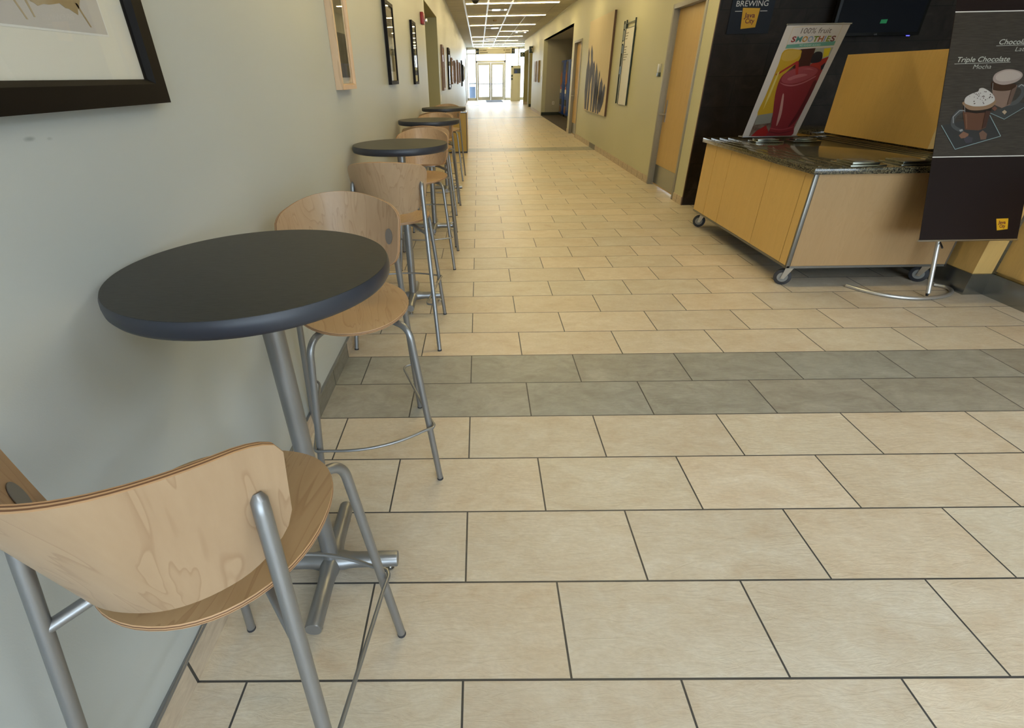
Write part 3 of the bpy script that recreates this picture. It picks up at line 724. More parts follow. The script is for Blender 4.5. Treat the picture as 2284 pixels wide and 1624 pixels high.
# ================================================================== ROUND TABLES
def make_table():
    t = thing('round_bar_table', (0, 0, 0), 'x', 'table', 'round bar tables along the left wall')
    R_ = .305; zt = 1.104
    prof = [(.0001, zt-.041), (R_-.014, zt-.041), (R_-.006, zt-.039), (R_-.001, zt-.031), (R_, zt-.018), (R_-.001, zt-.008), (R_-.004, zt-.0012)]
    tp = MB().lathe(prof, (.003, -.013, 0), 96).build('tabletop_edge', M['bullnose'], t, angle=60)
    MB().lathe([(.0001, zt-.003), (R_-.004, zt-.003), (R_-.0045, zt), (.0001, zt)], (.003, -.013, 0), 96).build('tabletop', M['laminate'], t, angle=60)
    MB().lathe([(.0265, .045), (.0265, 1.04)], (0, 0, 0), 32).build('column', M['silver'], t)
    MB().box(-.12, .12, -.02, .02, 1.045, 1.064, .003).box(-.02, .02, -.12, .12, 1.045, 1.064, .003).lathe([(.04, 1.03), (.04, 1.046)], (0, 0, 0), 24).build('mounting_spider', M['silver'], t)
    hub = MB().lathe([(.0001, .024), (.030, .024), (.040, .034), (.043, .05), (.040, .066), (.030, .076), (.0001, .078)], (0, 0, 0), 32).build('hub', M['silver'], t)
    for k, L in enumerate((.245, .225, .245, .225)):
        a = PI/2*k - PI/2 + math.radians(1.5); d = Vector((math.cos(a), math.sin(a), 0))
        pts = [d*.0, d*.045, d*.06, d*.09, d*(L-.004), d*L]; rr = [.034, .032, .028, .0262, .0262, .0245]
        lg = MB().tube([p+Vector((0, 0, .05)) for p in pts], rr, 28).build('leg', M['silver'], t)
        c = d*(L-.03)
        MB().lathe([(.006, 0), (.014, 0), (.014, .007), (.006, .009), (.005, .03)], (c.x, c.y, 0), 14).build('leveling_foot', M['chrome'], lg)
    return t
tb0 = make_table()
tabs = [((-.458, .362), 'nearest round bar table with a charcoal top, against the left wall'),
        ((-.450, 2.70), 'second round bar table along the left wall counted from the viewer'),
        ((-.445, 4.70), 'third round bar table along the left wall counted from the viewer'),
        ((-.430, 6.86), 'farthest round bar table, next to the amber bin cabinet')]
for i, (xy, lb) in enumerate(tabs):
    if i == 0: tb0.location = (*xy, 0); tb0['label'] = lb
    else: dup(tb0, (*xy, 0), 0, lb)

# ================================================================== FRAMED PICTURES ON THE LEFT WALL
def picture(y0, y1, z0, z1, fw, depth, fm, pm, label, matw=.0, matm=None, name='framed_picture'):
    t = thing(name, (XL, (y0+y1)/2, z0), label, 'picture', 'framed pictures on the left wall')
    X0, X1 = XL+.001, XL+depth
    mb = MB()
    # mitred frame with a sloped inner lip
    o_ = [(y0, z0), (y1, z0), (y1, z1), (y0, z1)]
    i_ = [(y0+fw, z0+fw), (y1-fw, z0+fw), (y1-fw, z1-fw), (y0+fw, z1-fw)]
    l_ = [(y0+fw*.8, z0+fw*.8), (y1-fw*.8, z0+fw*.8), (y1-fw*.8, z1-fw*.8), (y0+fw*.8, z1-fw*.8)]
    for k in range(4):
        j = (k+1) % 4
        mb.loft([[(X0, *o_[k]), (X1, *o_[k]), (X1, *l_[k]), (X1-.012, *i_[k]), (X0, *i_[k])],
                 [(X0, *o_[j]), (X1, *o_[j]), (X1, *l_[j]), (X1-.012, *i_[j]), (X0, *i_[j])]])
    wpart(mb, 'frame', fm, t, smooth=False)
    xp = X1-.020 if depth > .03 else X1-.014
    a, b, c, d = y0+fw*.9, y1-fw*.9, z0+fw*.9, z1-fw*.9
    if matm:
        wpart(MB().box(xp-.004, xp, a, b, c, d), 'mount_board', matm, t, smooth=False)
        a, b, c, d = a+matw, b-matw, c+matw, d-matw
        wpart(MB().box(xp-.003, xp+.0008, a-.004, b+.004, c-.004, d+.004), 'bevel_cut', M['white'], t, smooth=False)
    pr = wpart(MB().box(xp-.002, xp+.0012, a, b, c, d), 'print', pm, t, smooth=False)
    wpart(MB().box(xp+.006, xp+.008, y0+fw*.9, y1-fw*.9, z0+fw*.9, z1-fw*.9), 'glazing', M['glass'], t, smooth=False)
    return t, pr, xp
paper = mat('grey_white_paper', (.56, .53, .50), .7); board = mat('cream_mount_board', (.78, .76, .68), .8)
t, pr, xp = picture(-.75, .697, 1.424, 2.40, .052, .034, M['blackframe'], paper, 'large black framed print of a brown wash shape, cut by the top left corner', .090, board)
# brown wash with dripping stems
bl = MB(); X = xp+.0014
DY = -.057
blob = [(-.2, 1.80), (-.1, 1.72), (.0, 1.68), (.10, 1.645), (.2, 1.637), (.29, 1.640), (.36, 1.615), (.41, 1.607), (.44, 1.595), (.50, 1.602), (.545, 1.592), (.565, 1.615), (.572, 1.66), (.565, 1.72), (.56, 1.80), (.50, 1.92), (.2, 2.0), (-.1, 1.95)]
fine = []
for (a, b), (c, d) in zip(blob, blob[1:]+blob[:1]):
    for k in range(4):
        fine.append((a+DY+(c-a)*k/4+random.uniform(-.003, .003), b+(d-b)*k/4+random.uniform(-.003, .003)))
bl.poly([(X, a, b) for a, b in fine], (.0004, 0, 0))
for y0_, z0_, y1_, z1_ in ((.05, 1.67, .10, 1.572), (.22, 1.645, .27, 1.571), (.37, 1.63, .40, 1.571), (.545, 1.61, .568, 1.571), (.41, 1.61, .42, 1.576)):
    y0_ += DY; y1_ += DY
    bl.poly([(X, y0_, z0_), (X, y0_+.006, z0_), (X, y1_+.004, z1_), (X, y1_, z1_)], (.0004, 0, 0))
o = wpart(bl, 'wash_shape', picture_mat('sepia_wash', (.30, .21, .10), (.38, .28, .15), (.46, .37, .24), (3, 3, 3)), pr, smooth=False)
forest = picture_mat('dark_woodland_print', (.05, .055, .045), (.10, .10, .085), (.17, .165, .14), (5, 14, 1.2))
picture(2.51, 2.875, 1.413, 2.35, .030, .042, M['framewood'], forest, 'pale wood framed woodland print, second picture from the viewer', .035, board)
gen = picture_mat('small_grey_landscape', (.30, .30, .26), (.12, .13, .13), (.40, .38, .30), (4, 4, 3))
picture(4.43, 4.88, 1.414, 2.055, .034, .030, M['blackframe'], gen, 'black framed print with a wide cream mount, third picture from the viewer', .075, board)
picture(6.38, 6.79, 1.392, 2.065, .034, .030, M['blackframe'], gen, 'slim black framed print just before the red fire alarm', .07, board)
far = [(11.80, 12.35, 1.20, 2.07, 'brownframe', 'tall brown framed print right after the wall opening'),
 (14.30, 15.05, 1.17, 2.12, 'blackframe', 'tall black framed print, second after the wall opening'),
 (16.15, 16.85, 1.27, 1.95, 'brownframe', 'brown framed print, third after the wall opening'),
 (18.0, 18.6, 1.27, 1.92, 'brownframe', 'brown framed print, fourth after the wall opening'),
 (20.4, 21.1, 1.22, 2.0, 'brownframe', 'brown framed print, fifth after the wall opening'),
 (22.9, 23.6, 1.24, 1.97, 'brownframe', 'brown framed print, sixth after the wall opening'),
 (25.4, 26.1, 1.07, 2.10, 'blackframe', 'dark framed print hung lowest, seventh after the wall opening'),
 (27.6, 28.2, 1.25, 1.97, 'blackframe', 'small dark framed print, eighth after the wall opening'),
 (30.4, 31.1, 1.30, 1.95, 'alu', 'silver framed print nearest to the end of the left wall')]
for a, b, c, d, fm, lb in far:
    picture(a, b, c, d, .05, .045, M[fm], gen, lb, .09, board)
# fire alarm
t = thing('fire_alarm_strobe', (XL, 7.88, 2.14), 'red wall mounted fire alarm with a clear strobe, beside the wall opening', 'fire alarm')
wpart(MB().box(XL, XL+.045, 7.76, 7.98, 2.13, 2.27, .006), 'body', M['red'], t)
wpart(MB().box(XL+.045, XL+.085, 7.86, 7.95, 2.16, 2.20, .006), 'strobe', M['chrome'], t)
t = thing('wall_plate', (XL, 11.35, 1.1), 'small white wall plate beside the opening', 'wall plate')
wpart(MB().box(XL, XL+.008, 11.25, 11.37, 1.0, 1.13), 'plate', M['white'], t)

# ================================================================== AMBER BIN CABINET
t = thing('bin_cabinet', (-.49, 11.3, 0), 'amber wood bin cabinet with a black edge line, behind the last table', 'cabinet')
wpart(MB().box(-.74, -.215, 11.0, 11.55, .03, .80), 'body', M['boxwood'], t, smooth=False)
wpart(MB().box(-.225, -.212, 10.992, 11.0, .0, .80).box(-.74, -.212, 10.992, 11.0, .0, .03).box(-.74, -.225, 10.9935, 11.0, .790, .80), 'edge_trim', M['black'], t, smooth=False)
wpart(MB().box(-.212, -.206, 11.0, 11.55, .03, .80), 'side_panel', M['cartwood'], t, smooth=False)
wpart(MB().box(-.74, -.21, 11.0, 11.55, .80, .812), 'top', M['chrome'], t, smooth=False)
for k in range(3):
    o = MB().lathe([(.0001, 0), (.030, 0), (.036, .09), (.033, .10), (.0001, .10)], (0, 0, 0), 18).build('metal_cup', M['chrome'])
    o.location = (-.27-.085*k, 11.12+.03*k, .812)
    tag(o, ['shiny metal cup at the corridor corner of the amber bin cabinet', 'shiny metal cup in the middle on the amber bin cabinet', 'shiny metal cup closest to the wall on the amber bin cabinet'][k], 'cup', 'metal cups on the bin cabinet')

# ================================================================== RIGHT WALL: CANVAS, DIRECTORY, SIGN, ALCOVE
CV = PRINTS['CV']
CX = 2.609
t = thing('canvas_painting', (XR, 11.6, .72), 'large pale wood panel painting of dark blue figures on the right wall', 'painting')
wpart(MB().box(CX, XR-.001, 10.39, 12.56+.16, .722, 2.49), 'panel', wood_mat('bare_panel', (.60, .52, .38), (.70, .62, .47), (.52, .42, .28), 'Z', .7, linefac=.12, rnd=False), t, smooth=False)
wpart(MB().box(CX-.004, XR-.001, 10.378, 10.39, .722, 2.49), 'edge_strip', mat('brown_panel_edge', (.10, .05, .025), .5), t, smooth=False)
strokes = [CV['s%d' % k] for k in range(1, 8)]
rs = random.Random(11)
for u0, zt0, zb0, w0 in ((1.50, 1.36, .90, .07), (1.62, 1.30, .78, .06), (1.76, 1.24, .88, .07), (1.90, 1.33, .80, .06), (2.03, 1.18, .86, .07), (2.14, 1.25, .95, .05), (2.24, 1.14, .84, .06), (2.36, 1.06, .92, .05), (1.84, 1.05, .74, .04), (2.10, 1.0, .80, .04)):
    L_, R_ = [], []
    for q_ in range(7):
        z = zb0+(zt0-zb0)*q_/6; ww = w0*(.25, .6, .9, 1.0, .95, .75, .25)[q_]*rs.uniform(.85, 1.15); c_ = u0+.06*(q_/6-.5)+rs.uniform(-.008, .008)
        L_.append((c_-ww/2, z)); R_.append((c_+ww/2, z))
    strokes.append(L_+R_[::-1])
for k, pts in enumerate(strokes):
    wpart(MB().poly([(CX-.002, 13.0-u, z) for u, z in pts], (.0025, 0, 0)), 'brushed_figure', picture_mat('indigo_paint_%d' % k, (.025, .028, .055), (.05, .055, .10), (.11, .12, .19), (2, 12, 2)), t, smooth=False)
# metal framed directory
t = thing('directory_sign', (XR, 9.35, .98), 'tall narrow wall directory on dark metal rails, beside the canvas painting', 'sign')
DG = mat('dark_green_metal', (.02, .035, .03), .4, .5)
yl = [9.69-.066, 9.69-.211, 9.69-.778]
mb = MB()
for y, z0_, z1_ in ((yl[0], .99, 2.255), (yl[1], .985, 2.26), (yl[2], .985, 2.25)): mb.box(2.615, 2.635, y-.010, y+.010, z0_, z1_)
mb.box(2.620, 2.632, yl[2], yl[0], 2.205, 2.217).box(2.620, 2.632, yl[2], yl[1], 2.130, 2.140)
for y in (yl[1]-.02, yl[2]+.02): mb.box(2.632, XR, y-.008, y+.008, 1.3, 1.32); mb.box(2.632, XR, y-.008, y+.008, 2.0, 2.02)
wpart(mb, 'rails', DG, t, smooth=False)
wpart(MB().box(2.622, 2.634, yl[2]+.012, yl[1]-.012, .985, 2.130), 'panel', mat('white_panel', (.66, .66, .62), .45), t, smooth=False)
for z0_, z1_ in ((1.97, 2.12), (1.78, 1.90), (1.46, 1.58), (2.14, 2.20)):
    wpart(MB().box(2.617, 2.624, yl[1]+.012, yl[0]-.012, z0_, z1_), 'level_tab', M['green_sign'], t, smooth=False)
wpart(MB().box(2.617, 2.624, yl[1]+.012, yl[0]-.012, 1.92, 1.955), 'cream_tab', M['offwhite'], t, smooth=False)
for k, z in enumerate((2.06, 2.02, 1.98, 1.86, 1.82, 1.78, 1.745, 1.71, 1.67)):
    w_ = (.18, .15, .12, .16, .12, .14, .28, .22, .16)[k]
    wpart(MB().box(2.6205, 2.6225, yl[1]-.04-w_, yl[1]-.04, z, z+.013), 'text_line', M['ink'], t, smooth=False)
# room plate next to the near door
t = thing('room_sign', (XR, 7.38, 1.43), 'small grey and dark green room plate beside the near wooden door', 'sign')
wpart(MB().box(XR-.012, XR-.001, 7.32, 7.46, 1.475, 1.580, .002), 'upper_plate', M['alu'], t)
wpart(MB().box(XR-.014, XR-.001, 7.32, 7.46, 1.425, 1.475, .002), 'lower_plate', M['green_sign'], t)
# pair of small gilded panels
for y0_, y1_, lb in ((23.42, 24.18, 'gold edged narrow art panel on the right wall, the one nearer the alcove'), (24.5, 25.3, 'gold edged narrow art panel on the right wall, the one nearer the far doors')):
    t = thing('art_panel', (XR, (y0_+y1_)/2, 1.2), lb, 'picture', 'pair of narrow art panels')
    wpart(MB().box(XR-.055, XR-.001, y0_, y1_, 1.20, 2.0), 'panel_body', mat('gold_brown_edge', (.30, .19, .05), .4), t, smooth=False)
    wpart(MB().box(XR-.058, XR-.055, y0_+.02, y1_-.02, 1.22, 1.98), 'artwork', picture_mat('mauve_abstract', (.22, .18, .20), (.33, .28, .26), (.45, .40, .33), (3, 3, 3)), t, smooth=False)
t = thing('light_switch', (XR, 22.4, 1.4), 'white switch plate at the far corner of the alcove', 'switch')
wpart(MB().box(XR-.008, XR, 22.5, 22.62, 1.42, 1.62), 'plate', M['white'], t)
t = thing('power_outlet', (3.15, 22.27, .42), 'white power outlet low on the alcove wall', 'outlet')
wpart(MB().box(3.10, 3.18, 22.272, 22.279, .40, .52), 'plate', M['white'], t)
wpart(MB().box(3.12, 3.16, 22.269, 22.272, .42, .45).box(3.12, 3.16, 22.269, 22.272, .47, .50), 'socket', M['ink'], t)
t = thing('recessed_downlight', (3.7, 20.2, 2.66), 'small round downlight in the alcove ceiling', 'ceiling light')
wpart(MB().lathe([(.10, -.006), (.10, -.001)], (3.7, 20.2, 2.66), 24), 'ring', M['white'], t)
wpart(MB().lathe([(.075, -.009), (.075, -.006)], (3.7, 20.2, 2.66), 24), 'lamp', mat('dim_lamp', (.9, .9, .9), .5, emit=(1, .95, .85), estr=1.2), t)
# vending machines, fronts facing the corridor
VB = mat('vending_blue', (.012, .075, .42), .28); VG = mat('vending_dark_window', (.015, .015, .02), .15)
for k, (y0_, y1_, lb) in enumerate(((21.22, 22.22, 'tall blue drink vending machine standing against the alcove end wall'), (20.12, 21.12, 'tall blue drink vending machine half hidden by the door jamb'))):
    x0_ = 3.385+.02*k; z1_ = 1.95
    t = thing('vending_machine', (x0_+.4, (y0_+y1_)/2, .006), lb, 'vending machine', 'blue vending machines in the alcove')
    wpart(MB().box(x0_, x0_+.8, y0_, y1_, .09, z1_, .02), 'body', VB, t)
    wpart(MB().box(x0_+.04, x0_+.76, y0_+.04, y1_-.04, .006, .09), 'base', M['black'], t, smooth=False)
    wpart(MB().box(x0_-.006, x0_, y0_+.45, y1_-.03, 1.55, z1_-.06), 'top_panel', mat('vending_grey_%d' % k, (.12, .12, .16), .3), t, smooth=False)
    wpart(MB().poly([(x0_-.008, y0_+.5, 1.2), (x0_-.008, y0_+.9, 1.05), (x0_-.008, y0_+.95, 1.4), (x0_-.008, y0_+.8, 1.62), (x0_-.008, y0_+.6, 1.5)], (.006, 0, 0)), 'bottle_graphic', mat('cola_orange_%d' % k, (.42, .15, .04), .3), t, smooth=False)
    cc = (y0_+.72, .90)
    for nm, m_, a0, a1 in (('red_wave', mat('badge_red_%d' % k, (.55, .03, .04), .3), .15*PI, .85*PI), ('blue_wave', mat('badge_blue_%d' % k, (.02, .12, .55), .3), 1.15*PI, 1.85*PI)):
        wpart(MB().poly([(x0_-.010, cc[0]+.19*math.cos(a0+(a1-a0)*q/10), cc[1]+.15*math.sin(a0+(a1-a0)*q/10)) for q in range(11)], (.003, 0, 0)), nm, m_, t, smooth=False)
    wpart(MB().poly([(x0_-.009, cc[0]+.20*math.cos(2*PI*q/20), cc[1]+.16*math.sin(2*PI*q/20)) for q in range(20)], (.003, 0, 0)), 'round_badge', M['white'], t, smooth=False)
    wpart(MB().box(x0_-.008, x0_, y0_+.40, y1_-.1, .42, .62), 'delivery_slot', VG, t, smooth=False)
    wpart(MB().box(x0_-.008, x0_, y0_+.45, y1_-.1, .15, .38), 'lower_graphic', mat('vending_copper_%d' % k, (.20, .10, .06), .3), t, smooth=False)

# ================================================================== HANGING SIGNS AND FAR END THINGS
def translucent(name, rgb):
    m = bpy.data.materials.new(name); m.use_nodes = True; nt = m.node_tree; nt.nodes.clear()
    o = nt.nodes.new('ShaderNodeOutputMaterial'); mx = nt.nodes.new('ShaderNodeMixShader'); mx.inputs[0].default_value = .8
    a = nt.nodes.new('ShaderNodeBsdfDiffuse'); b = nt.nodes.new('ShaderNodeBsdfTranslucent')
    a.inputs[0].default_value = (*rgb, 1); b.inputs[0].default_value = (*rgb, 1)
    nt.links.new(a.outputs[0], mx.inputs[1]); nt.links.new(b.outputs[0], mx.inputs[2]); nt.links.new(mx.outputs[0], o.inputs[0]); return m
t = thing('hanging_direction_sign', (.95, 30.0, 2.45), 'long cream direction sign with two dark arrow ends hanging across the corridor', 'sign')
wpart(MB().box(.07, 1.82, 29.985, 30.015, 2.465, 2.715), 'panel', translucent('sign_cream', (.92, .87, .70)), t, smooth=False)
for x0_, x1_ in ((-.09, .07), (1.82, 1.99)): wpart(MB().box(x0_, x1_, 29.98, 30.02, 2.465, 2.72), 'arrow_plate', M['green_sign'], t, smooth=False)
wpart(MB().box(.06, .066, 29.997, 30.003, 2.71, ZC).box(1.82, 1.826, 29.997, 30.003, 2.71, ZC), 'hanger_wire', M['ink'], t, smooth=False)
AW = mat('arrow_cream', (.55, .50, .38), .6)
def arrow(cx_, cz, up):
    a = [(-.012, -.07), (.012, -.07), (.012, .03), (.04, .0), (.052, .014), (0, .075), (-.052, .014), (-.04, .0), (-.012, .03)]
    return [(cx_+(p if up else -q), 29.976, cz+(q if up else p)) for p, q in a]
wpart(MB().poly(arrow(-.01, 2.585, False), (0, .003, 0)), 'left_arrow', AW, t, smooth=False)
wpart(MB().poly(arrow(1.905, 2.59, True), (0, .003, 0)), 'up_arrow', AW, t, smooth=False)
for (x0_, z, ws) in ((.12, 2.62, (.05, .05, .20)), (.12, 2.52, (.42,)), (1.38, 2.62, (.08, .24)), (1.47, 2.52, (.28,))):
    xx = x0_; mb = MB()
    for w_ in ws: mb.box(xx, xx+w_, 29.980, 29.986, z, z+.035); xx += w_+.03
    wpart(mb, 'text_line', mat('faint_sign_ink', (.30, .25, .14), .6), t, smooth=False)
def flag(x0_, x1_, z0_, z1_, y, label, kind):
    t = thing('restroom_flag_sign', (x1_, y, z0_), label, 'sign', 'dark square flag signs on the right')
    wpart(MB().box(x0_, x1_, y-.02, y+.02, z0_, z1_, .003), 'plate', M['green_sign'], t)
    cx_, cz = (x0_+x1_)/2, (z0_+z1_)/2
    if kind == 0:   # drinking fountain pictogram
        wpart(MB().poly([(cx_-.06, y-.023, cz+.07), (cx_+.06, y-.023, cz+.07), (cx_+.03, y-.023, cz+.02), (cx_+.02, y-.023, cz-.08), (cx_-.01, y-.023, cz-.08), (cx_-.02, y-.023, cz+.02)], (0, .003, 0)).box(cx_+.05, cx_+.07, y-.023, y-.02, cz-.08, cz-.05), 'pictogram', AW, t, smooth=False)
    else:
        wpart(MB().box(cx_-.05, cx_+.05, y-.023, y-.02, cz-.08, cz-.06).box(cx_-.05, cx_-.035, y-.023, y-.02, cz-.06, cz+.03).box(cx_+.035, cx_+.05, y-.023, y-.02, cz-.06, cz+.03).poly([(cx_-.05, y-.023, cz+.03), (cx_+.05, y-.023, cz+.03), (cx_, y-.023, cz+.08)], (0, .003, 0)), 'pictogram', AW, t, smooth=False)
    wpart(MB().box(x1_-.02, x1_+.12 if kind else x1_, y-.01, y+.01, z1_-.05, z1_-.02) if kind else MB().box(x1_-.14, x1_-.12, y-.01, y+.01, z1_, 2.68), 'bracket', M['alu'], t, smooth=False)
flag(2.47, 2.76, 2.38, 2.65, 26.86, 'dark square flag sign with a fountain pictogram above the side passage', 0)
flag(2.39, 2.64, 2.36, 2.59, 31.7, 'smaller dark square flag sign farther back, left of the fountain sign', 1)
t = thing('exit_sign', (.78, 37.5, 3.13), 'small red lit exit sign above the glass doors', 'sign')
wpart(MB().box(.66, .90, 37.46, 37.50, 2.93, 3.06).box(.76, .80, 37.47, 37.49, 3.06, 3.128), 'housing', M['white'], t, smooth=False)
wtext('exit_letters', 'EXIT', (.67, 37.459, 2.95), (1, 0, 0), (0, 0, 1), .22, .09, M['exit'], t, bold=.02)
t = thing('directory_kiosk', (2.5, 36.5, 0), 'cream directory column with a dark screen picture near the glass doors', 'kiosk')
wpart(MB().box(2.28, 2.79, 36.3, 36.75, 0, 2.03, .006), 'column', M['offwhite'], t)
wpart(MB().box(2.16, 2.28, 36.34, 36.7, 0, 2.03, .006), 'side_column', M['offwhite'], t)
wpart(MB().box(2.33, 2.77, 36.29, 36.30, 1.58, 1.86), 'picture_panel', mat('dark_photo', (.05, .07, .09), .3), t, smooth=False)
wpart(MB().poly([(2.40, 36.288, 1.60), (2.56, 36.288, 1.60), (2.54, 36.288, 1.72), (2.48, 36.288, 1.78), (2.42, 36.288, 1.73)], (0, .002, 0)), 'blue_shape', mat('photo_blue', (.03, .06, .25), .4), t, smooth=False)
for z in (1.92, 1.40, 1.22): wpart(MB().box(2.175, 2.27, 36.33, 36.34, z, z+.11), 'small_tab', M['green_sign'], t, smooth=False)
t = thing('floor_mat', (1.05, 36.6, 0), 'dark grey entrance mat in front of the glass doors', 'mat')
wpart(MB().box(.52, 1.60, 35.0, 37.85, .001, .012), 'mat_pile', M['mat_grey'], t, smooth=False)
# outside
struct('ground_outside', MB().box(-14, 18, YE+.1, 70, -.12, -.02), M['asphalt'], smooth=False)
struct('ground_front', MB().box(-14, 18, -30, YN-.16, -.12, -.02), M['asphalt'], smooth=False)
t = thing('outdoor_bin', (-.40, 39.3, -.02), 'grey blue outdoor litter bin behind the glass left of the doors', 'bin')
wpart(MB().box(-.64, -.20, 39.0, 39.5, 0, .82, .02), 'body', mat('bin_blue_grey', (.10, .14, .22), .5), t)
wpart(MB().box(-.66, -.18, 38.98, 39.52, .98, 1.06, .02).box(-.64, -.60, 39.0, 39.04, .82, .98).box(-.24, -.20, 39.0, 39.04, .82, .98).box(-.64, -.60, 39.46, 39.5, .82, .98).box(-.24, -.20, 39.46, 39.5, .82, .98), 'lid', mat('bin_lid', (.12, .13, .15), .5), t)

# ================================================================== SERVING CART
RAILM = mat('smoked_rail', (.10, .10, .08), .18, .6)
PLATEM = mat('worn_steel', (.26, .26, .22), .25, 1.0)
TRIM = mat('grey_metal_trim', (.22, .215, .20), .4, .8)
t = thing('serving_cart', (3.0, 3.8, 0), 'maple laminate serving cart with a granite top on swivel casters', 'cart')
x0, x1, y0, y1, z0, z1 = 2.408, 3.62, 2.872, 4.755, .165, .845
wpart(MB().box(x0+.02, x1-.02, y0+.02, y1-.02, z0, z1), 'carcass', M['black'], t, smooth=False)
ys = [y0+.018, 2.983, 3.467, 4.169, 4.494, y1]
for a, b in zip(ys[:-1], ys[1:]):
    wpart(MB().box(x0, x0+.0195, a+.0032, b-.0032, z0+.012, z1), 'side_panel', M['cartwood'], t, smooth=False)
wpart(MB().box(x0+.028, x1-.004, y0, y0+.0195, z0+.012, z1), 'front_panel', wood_mat('cart_laminate_shaded', (.37, .235, .11), (.43, .28, .14), (.29, .175, .075), 'Z', .35, linefac=.22), t, smooth=False)  # same laminate as the sides, its shade painted in as a darker colour
wpart(MB().box(x1-.0195, x1, y0+.02, y1, z0+.012, z1).box(x0+.02, x1, y1-.0195, y1, z0+.012, z1), 'back_panel', M['cartwood'], t, smooth=False)
wpart(MB().box(x0-.002, x0+.026, y0-.002, y0+.016, z0-.004, z1, .003), 'corner_trim', TRIM, t)
wpart(MB().box(x1-.010, x1+.002, y0-.002, y0+.012, z0-.004, z1), 'corner_trim', TRIM, t)
wpart(MB().box(x0-.002, x0+.012, y0, y1, z0-.006, z0+.011).box(x0, x1, y0-.002, y0+.012, z0-.006, z0+.011), 'base_rail', TRIM, t, smooth=False)
wpart(MB().box(2.372, 3.655, 2.838, 4.79, z1, .888, .006), 'countertop', M['granite'], t)
for x in (2.43, 2.515, 2.60, 3.43, 3.51, 3.59):
    wpart(MB().box(x-.010, x+.010, 2.89, 4.70, .8875, .8912, .001), 'tray_rail', RAILM, t)
def caster(cx_, cy_, ax):
    ax = Vector((*ax, 0)).normalized(); r = .0625; c = Vector((cx_, cy_, r)); f = Vector((-ax.y, ax.x, 0))
    fk = MB()
    for s_ in (-1, 1):
        a = c + ax*.022*s_
        fk.poly([a-f*.012-Vector((0, 0, .012)), a+f*.012-Vector((0, 0, .012)), a+f*.058+Vector((0, 0, .085)), a+f*.006+Vector((0, 0, .085))], ax*.003*s_)
    b = c + f*.030 + Vector((0, 0, .085)); fk.lathe([(.032, 0), (.032, .012), (.016, .014)], tuple(b), 18)
    o = wpart(fk, 'caster', M['steel'], t)
    def ring(rr, w_): return [[c + ax*k*w_ + (f*math.cos(2*PI*i/28)+Vector((0, 0, 1))*math.sin(2*PI*i/28))*q for i in range(28)] for k, q in ((-1, rr-.006), (-.7, rr), (.7, rr), (1, rr-.006))]
    wpart(MB().loft(ring(r, .016)), 'wheel', M['rubber'], o)
    wpart(MB().loft(ring(r*.68, .0175)), 'wheel_core', M['greyrubber'], o)
    wpart(MB().tube([c-ax*.03, c+ax*.03], .007, 10), 'axle', M['steel'], o)
caster(2.455, 2.955, (-.50, -.87)); caster(2.465, 4.68, (-.5, -.87)); caster(3.545, 2.975, (-.72, -.70)); caster(3.54, 4.68, (-.5, -.87))
def cover(x0_, x1_, y0_, y1_, lb):
    t2 = thing('steel_cover_plate', ((x0_+x1_)/2, (y0_+y1_)/2, .8885), lb, 'cover plate', 'stepped steel covers on the serving cart')
    wpart(MB().box(x0_, x1_, y0_, y1_, .8885, .899, .002), 'lower_plate', PLATEM, t2)
    wpart(MB().box(x0_+.03, x1_-.03, y0_+.03, y1_-.02, .899, .914, .003), 'raised_frame', PLATEM, t2)
    wpart(MB().box(x0_+.055, x1_-.055, y0_+.055, y1_-.04, .914, .916), 'inset', TRIM, t2, smooth=False)
cover(2.63, 2.88, 2.87, 3.10, 'stepped steel cover on the front edge of the cart, left one')
cover(2.98, 3.23, 2.87, 3.10, 'stepped steel cover on the front edge of the cart, right one beside the chocolate banner')
cover(2.665, 2.925, 4.28, 4.44, 'stepped steel cover at the back of the cart, below the smoothie banner left half')
cover(3.02, 3.28, 4.28, 4.44, 'stepped steel cover at the back of the cart, below the smoothie banner right half')

# ================================================================== SERVICE COUNTER
t = thing('service_counter', (3.9, 2.7, 0), 'built-in maple service counter with a stainless kick base behind the banner', 'counter')
wpart(MB().box(3.672, 3.822, 2.690, 5.0, 0, .160).box(3.822, 3.84, 1.0, 2.70, 0, .160).box(3.822, 4.45, .98, 1.0, 0, .16), 'kick_base', M['kick'], t, smooth=False)
wpart(MB().box(3.680, 3.822, 2.700, 5.0, .161, .87), 'pilaster', M['cartwood'], t, smooth=False)
wpart(MB().box(3.845, 4.45, 1.0, 2.700, .175, .87).box(3.86, 4.45, 1.0, 2.7, 0, .175), 'front_panel', M['cartwood'], t, smooth=False)
wpart(MB().box(3.81, 4.50, .96, 5.0, .87, .905, .006), 'worktop', M['granite'], t)
t = thing('tall_wood_screen', (3.72, 4.3, 0), 'tall amber wood screen panel standing behind the serving cart', 'screen')
wpart(MB().box(3.684, 3.735, 3.55, 4.925, .9055, 1.594), 'panel', M['cartwood'], t, smooth=False)
t = thing('back_counter', (3.8, 5.4, 0), 'low maple back counter with a granite top against the dark tiled wall', 'counter')
wpart(MB().box(3.64, 5.6, 5.06, 5.70, 0, .87), 'body', M['cartwood'], t, smooth=False)
wpart(MB().box(3.60, 5.64, 5.02, 5.70, .87, .91, .005), 'worktop', M['granite'], t)

